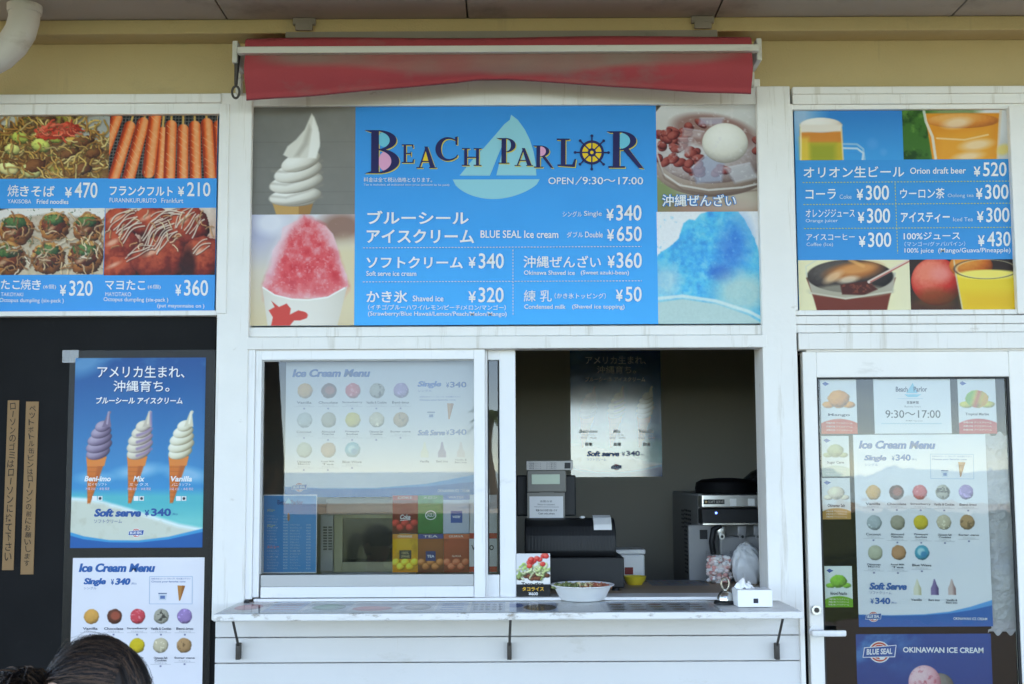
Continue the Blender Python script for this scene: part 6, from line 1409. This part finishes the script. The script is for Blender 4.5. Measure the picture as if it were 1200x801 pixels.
# body: one skinned figure, about as tall as the head in the photo tells
top_z = HC.z+.105; Hh = top_z
def P_(x, y, z): return Vector((HC.x+x, HC.y+y, z))
sh = HC.z-.21; hip = Hh*.50
J = {'pel': (P_(-.03, 0, hip), .095), 'waist': (P_(-.03, 0, hip+.12), .082), 'chest': (P_(-.03, 0, sh-.10), .098), 'neck0': (P_(-.035, 0, sh+.03), .048), 'neck1': (P_(-.018, 0, HC.z-.095), .042), 'hd': (P_(-.0, 0, HC.z-.03), .066), 'hd2': (P_(.004, 0, HC.z+.028), .070)}
E_ = [('pel', 'waist'), ('waist', 'chest'), ('chest', 'neck0'), ('neck0', 'neck1'), ('neck1', 'hd'), ('hd', 'hd2')]
for s, n in ((-1, 'a'), (1, 'b')):
    J.update({'sh'+n: (P_(-.03, s*.13, sh), .045), 'el'+n: (P_(-.02, s*.165, sh-.20), .032), 'wr'+n: (P_(.09, s*.13, sh-.33), .022), 'hn'+n: (P_(.14, s*.12, sh-.36), .020),
              'hp'+n: (P_(-.03, s*.07, hip-.04), .068), 'kn'+n: (P_(-.01, s*.075, hip*.52), .045), 'an'+n: (P_(-.03, s*.075, .055), .030), 'to'+n: (P_(.09, s*.085, .028), .026)})
    E_ += [('chest', 'sh'+n), ('sh'+n, 'el'+n), ('el'+n, 'wr'+n), ('wr'+n, 'hn'+n), ('pel', 'hp'+n), ('hp'+n, 'kn'+n), ('kn'+n, 'an'+n), ('an'+n, 'to'+n)]
    for f in range(4): J['f%d%s' % (f, n)] = (P_(.205-.008*abs(f-1), s*.12+(f-1.5)*.017, sh-.395), .0075); E_.append(('hn'+n, 'f%d%s' % (f, n)))
    J['t'+n] = (P_(.165, s*.12-s*.045, sh-.375), .0085); E_.append(('wr'+n, 't'+n))
ks = list(J); me = bpy.data.meshes.new('body'); me.from_pydata([tuple(J[k_][0]) for k_ in ks], [(ks.index(a), ks.index(b_)) for a, b_ in E_], [])
ob = bpy.data.objects.new('body', me); COL.objects.link(ob)
sm = ob.modifiers.new('skin', 'SKIN'); sm.use_smooth_shade = True; sb = ob.modifiers.new('sub', 'SUBSURF'); sb.levels = 2
if not me.skin_vertices: me.skin_vertices.new()
for i, k_ in enumerate(ks):
    r = J[k_][1]; me.skin_vertices[0].data[i].radius = (r*1.0, r*(1.0)); me.skin_vertices[0].data[i].use_root = (k_ == 'pel')
dg = bpy.context.evaluated_depsgraph_get(); bm_ = bpy.data.meshes.new_from_object(ob.evaluated_get(dg)); bpy.data.objects.remove(ob)
SHIRT = mat('navy_cotton', (.03, .035, .06), .8, var=.15, bump=.3, bscale=200)
bm_.materials.clear(); bm_.materials.append(SKIN)
for p in bm_.polygons: p.use_smooth = True
body = link('body', bm_, per)
# clothing: the body's own surface, a little larger, cut at hems
def cloth(nm, m, keep, d):
    b = bmesh.new(); b.from_mesh(bm_); b.normal_update(); o_ = off(per)
    bmesh.ops.delete(b, geom=[f for f in b.faces if not keep(f.calc_center_median()+o_)], context='FACES')
    for v in b.verts: v.co += v.normal*d
    me = bpy.data.meshes.new(nm); b.to_mesh(me); b.free(); me.transform(Matrix.Translation(o_)); me.materials.clear(); me.materials.append(m)
    for p in me.polygons: p.use_smooth = True
    return link(nm, me, per)
cloth('shirt', SHIRT, lambda c: hip-.03 < c.z < sh+.045 and (c.z > sh-.16 or abs(c.y-HC.y) < .125), .008)
cloth('trousers', mat('dark_denim', (.05, .06, .09), .85, var=.2, bump=.3), lambda c: .07 < c.z < hip+.02 and abs(c.y-HC.y) < .16, .009)
# head details
for s in (-1, 1):
    e_ = P_(.062, s*.030, HC.z-.005); ey = MB().ball(e_, .0115, 16).build('eye', WPL, per, smooth=True); MB().ball(e_+Vector((.0085, 0, 0)), .0052, 12).build('iris', HAIR, ey, smooth=True)
    MB().ball(P_(-.05, s*.080, HC.z+(.016 if s < 0 else -.01)), .027, 16, (.66, .34, 1.0)).build('ear', SKIN, per, smooth=True)
MB().ball(P_(.078, 0, HC.z-.035), .017, 16, (.9, .7, 1.3)).build('nose', SKIN, per, smooth=True)
MB().ball(P_(.064, 0, HC.z-.072), .020, 16, (.4, 1, .35)).build('mouth', mat('lips', (.45, .16, .14), .45), per, smooth=True)
# hair: a cap over the skull with combed strands gathered at the back left
RX, RY, RZ = .082, .074, .099
def hp(d, r=1.0): return HC+Vector((d.x*RX*r, d.y*RY*r, d.z*RZ*r))
TIE = Vector((-.985, -.12, .10)).normalized()
b = bmesh.new(); bmesh.ops.create_uvsphere(b, u_segments=40, v_segments=30, radius=1)
bmesh.ops.delete(b, geom=[v for v in b.verts if (v.co.z < -.02-.55*max(0, v.co.x-.35)*0 and v.co.x > -.35 and v.co.z < .08+.0*v.co.x) or v.co.z < -.55 or (v.co.x > .72 and v.co.z < .35 and abs(v.co.y) < .55)], context='VERTS')
for v in b.verts: v.co = Vector((v.co.x*RX, v.co.y*RY, v.co.z*RZ))*.985+HC
me = bpy.data.meshes.new('hair'); b.to_mesh(me); b.free(); me.materials.append(HAIR)
for p in me.polygons: p.use_smooth = True
hair = link('hair', me, per)
rg = random.Random(7); V = []; F = []
def ribbon(P, wd, up=None):
    n0 = len(V)
    for i, p in enumerate(P):
        t = (P[min(i+1, len(P)-1)]-P[max(i-1, 0)]).normalized(); nrm = (p-HC).normalized(); sd_ = t.cross(nrm).normalized(); w_ = wd*(1 if i < len(P)-2 else .5)
        V.append(tuple(p+sd_*w_)); V.append(tuple(p+nrm*w_*.5)); V.append(tuple(p-sd_*w_))
    for i in range(len(P)-1):
        a = n0+i*3; F.append((a, a+1, a+4, a+3)); F.append((a+1, a+2, a+5, a+4))
def slerp(a, c, t):
    w_ = math.acos(max(-1, min(1, a.dot(c)))); return (a*math.sin((1-t)*w_)+c*math.sin(t*w_))/math.sin(w_) if w_ > 1e-4 else a
for i in range(5200):
    s = rg.random()
    if s < .72:       # front hairline and temples back to the tie
        a = rg.uniform(-1.45, 1.75)      # around the hairline, 0 = top of the forehead, negative = camera side
        st0 = Vector((.80-.30*abs(a)**1.2*.6+rg.uniform(-.28, .06), math.sin(a)*.95, max(.0, math.cos(a))*.8+.18)).normalized(); en = (TIE+Vector((rg.uniform(-.05, .05), rg.uniform(-.14, .14), rg.uniform(-.16, .12)))).normalized()
    elif s < .86:     # crown fill
        st0 = Vector((rg.uniform(-.5, .6), rg.uniform(-.7, .7), rg.uniform(.5, 1))).normalized(); en = (TIE+Vector((rg.uniform(-.1, .1), rg.uniform(-.2, .2), rg.uniform(-.2, .2)))).normalized()
    else:             # side locks that fall along the face at the front
        a = rg.uniform(-.5, .5); st0 = Vector((.55+rg.uniform(-.1, .15), a, .8)).normalized(); en = Vector((.93+rg.uniform(-.12, .06), -.42+rg.uniform(-.35, .35), -.75+rg.uniform(-.3, .1))).normalized()
    lift = .985+.075*rg.random()**1.6; wob = rg.uniform(-.05, .05); ck = int(rg.random()*40); P = []
    n_ = 11
    for j in range(n_+1):
        t = j/n_; d = slerp(st0, en, t); d = (d+Vector((0, wob, wob))*math.sin(t*math.pi)).normalized()
        P.append(hp(d, lift+(.012+.03*math.sin(ck*5.3+st0.y*9)**2)*math.sin(t*math.pi)))
    if rg.random() < .03: P = [p+(p-HC)*rg.uniform(.04, .13)*math.sin(2.6*j/n_) for j, p in enumerate(P)]
    ribbon(P, rg.uniform(.0005, .0011))
T0 = hp(TIE, 1.03); q1 = W(34, 789, YPn-.03); q2 = W(14, 799, YPn-.05); q3 = W(2, 830, YPn-.06); q4 = W(-2, 880, YPn-.05)
for i in range(900):
    o1 = Vector((rg.gauss(0, .006), rg.gauss(0, .012), rg.gauss(0, .006))); o2 = Vector((rg.gauss(0, .010), rg.gauss(0, .016), rg.gauss(0, .008))); K = [T0+o1*.4, Vector(q1)+o1*1.2+Vector((0, 0, -.008)), Vector(q2)+o2*1.1, Vector(q3)+o2*1.3, Vector(q4)+o2*1.0+Vector((0, 0, rg.uniform(-.06, .06)))]
    P = []
    for j in range(13):
        t = j/12*(len(K)-1); i0 = min(int(t), len(K)-2); f = t-i0; p0 = K[max(i0-1, 0)]; p1 = K[i0]; p2 = K[i0+1]; p3 = K[min(i0+2, len(K)-1)]
        P.append(.5*((2*p1)+(p2-p0)*f+(2*p0-5*p1+4*p2-p3)*f*f+(3*p1-p0-3*p2+p3)*f**3))
    ribbon(P, rg.uniform(.0006, .0012))
me = bpy.data.meshes.new('combed_strands'); me.from_pydata(V, [], F); me.materials.append(HAIR); me.materials.append(mat('brown_hair', (.075, .042, .026), .5, spec=.25)); me.materials.append(mat('black_hair', (.008, .006, .006), .5, spec=.25))
NS = 22; mi = [((i//NS)*7919 % 11) for i in range(len(F))]; me.polygons.foreach_set('material_index', [1 if m_ in (2, 7, 9) else 2 if m_ in (0, 4, 5, 10) else 0 for m_ in mi])
for p in me.polygons: p.use_smooth = True
link('combed_strands', me, hair)
dr = (Vector(q1)-T0).normalized(); u1 = dr.orthogonal().normalized(); u2 = dr.cross(u1)
MB().tube([T0+dr*.004+(u1*math.cos(t*6.2832/20)+u2*math.sin(t*6.2832/20))*.0165 for t in range(21)], .0042, 8, cap=False).build('hair_tie', mat('dark_blue_elastic', (.02, .035, .07), .8), per, smooth=True)

# ================================================================== OUTDOORS BEHIND THE CAMERA (seen in the panes)
LAWN = mat('lawn', (.05, .075, .025), .9, var=.3, scale=2, bump=.6, bscale=20)
g = plane_grid('lawn_ground', -60, 60, -44, -9.0, 0.003, LAWN); g['kind'] = 'structure'
BARK = mat('palm_bark', (.16, .13, .10), .9, var=.25, scale=6, bump=.6, bscale=20); LEAF = mat('palm_leaf', (.05, .10, .03), .55, var=.3, scale=3)
def palm(x, y, h, seed, lab):
    rg = random.Random(seed); r_ = top('palm_tree', lab, 'palm tree', (x, y, 0), 'palm trees in front of the kiosk')
    MB().tube([(x+.12*math.sin(t*.7+seed), y, h*t/8) for t in range(9)], [.20-.010*t for t in range(9)], 12).build('trunk', BARK, r_, smooth=True)
    tx_ = x+.12*math.sin(8*.7+seed); b = bmesh.new()
    for f in range(20):
        a = f*2.4+rg.uniform(-.2, .2); up = rg.uniform(.1, 1.2); L = rg.uniform(1.0, 1.4); prev = None
        for j in range(22):
            t = j/21; rr = L*t; p = Vector((tx_+math.cos(a)*rr*math.cos(up*.6), y+math.sin(a)*rr*math.cos(up*.6), h+up*rr*.8-1.05*t*t*L*.75))
            if prev is not None:
                d = (p-prev).normalized(); s_ = d.cross(Vector((0, 0, 1))).normalized(); ll = .30*math.sin(math.pi*(.12+.86*t))
                for q in (-1, 1):
                    e = p+s_*q*ll+d*ll*.5-Vector((0, 0, ll*.45)); b.faces.new((b.verts.new(prev), b.verts.new(p), b.verts.new(e)))
                b.faces.new((b.verts.new(prev-s_*.02), b.verts.new(prev+s_*.02), b.verts.new(p+s_*.012), b.verts.new(p-s_*.012)))
            prev = p
    me = bpy.data.meshes.new('crown'); b.to_mesh(me); b.free(); me.materials.append(LEAF); link('crown', me, r_)
for i, (x, y, h, lab) in enumerate(((-.9, -50, 3.9, 'palm tree mirrored in the narrow pane of the sliding window'), (-12, -40, 4.6, 'taller palm tree on the lawn left of the kiosk view'), (9, -46, 4.2, 'palm tree on the lawn right of the kiosk view'), (19, -38, 4.9, 'palm tree far right on the lawn'))): palm(x, y, h, i+1, lab)

BARK2 = mat('dark_bark', (.07, .055, .045), .9, var=.3, scale=8, bump=.8, bscale=15); LEAF2 = mat('broad_leaf', (.04, .075, .025), .6, var=.35, scale=2)
def shade_tree(x, y, h, seed, lab):
    rg = random.Random(seed); r_ = top('shade_tree', lab, 'tree', (x, y, 0), 'shade trees on the lawn')
    mb = MB(); mb.tube([(x, y, 0), (x+.05, y, h*.2), (x-.03, y+.05, h*.4), (x+.04, y, h*.6)], [.24, .19, .16, .12], 12); tips = []
    for i in range(7):
        a = i*.9+rg.random()*.4; L = h*rg.uniform(.28, .4); b0 = Vector((x+.02, y, h*rg.uniform(.42, .6))); e = b0+Vector((math.cos(a)*L, math.sin(a)*L, L*rg.uniform(.4, 1.0)))
        mb.tube([b0, b0.lerp(e, .5)+Vector((0, 0, .15)), e], [.08, .05, .02], 8); tips += [e, b0.lerp(e, .65)]
    mb.build('trunk', BARK2, r_, smooth=True)
    b = bmesh.new()
    for i in range(5200):
        t = rg.choice(tips); p = t+Vector((rg.gauss(0, .42), rg.gauss(0, .42), rg.gauss(.1, .30))); d = Vector((rg.gauss(0, 1), rg.gauss(0, 1), rg.gauss(0, .6))).normalized(); s_ = d.orthogonal().normalized(); l_ = rg.uniform(.06, .12)
        b.faces.new([b.verts.new(q_) for q_ in (p-d*l_, p+s_*l_*.45, p+d*l_, p-s_*l_*.45)])
    me = bpy.data.meshes.new('crown'); b.to_mesh(me); b.free(); me.materials.append(LEAF2); link('crown', me, r_)
shade_tree(-3.25, -12.5, 8.6, 3, 'dark trunked shade tree mirrored at the left edge of the sliding window')
shade_tree(8.5, -15.0, 8.0, 8, 'shade tree on the lawn mirrored near the right edge of the door glass')
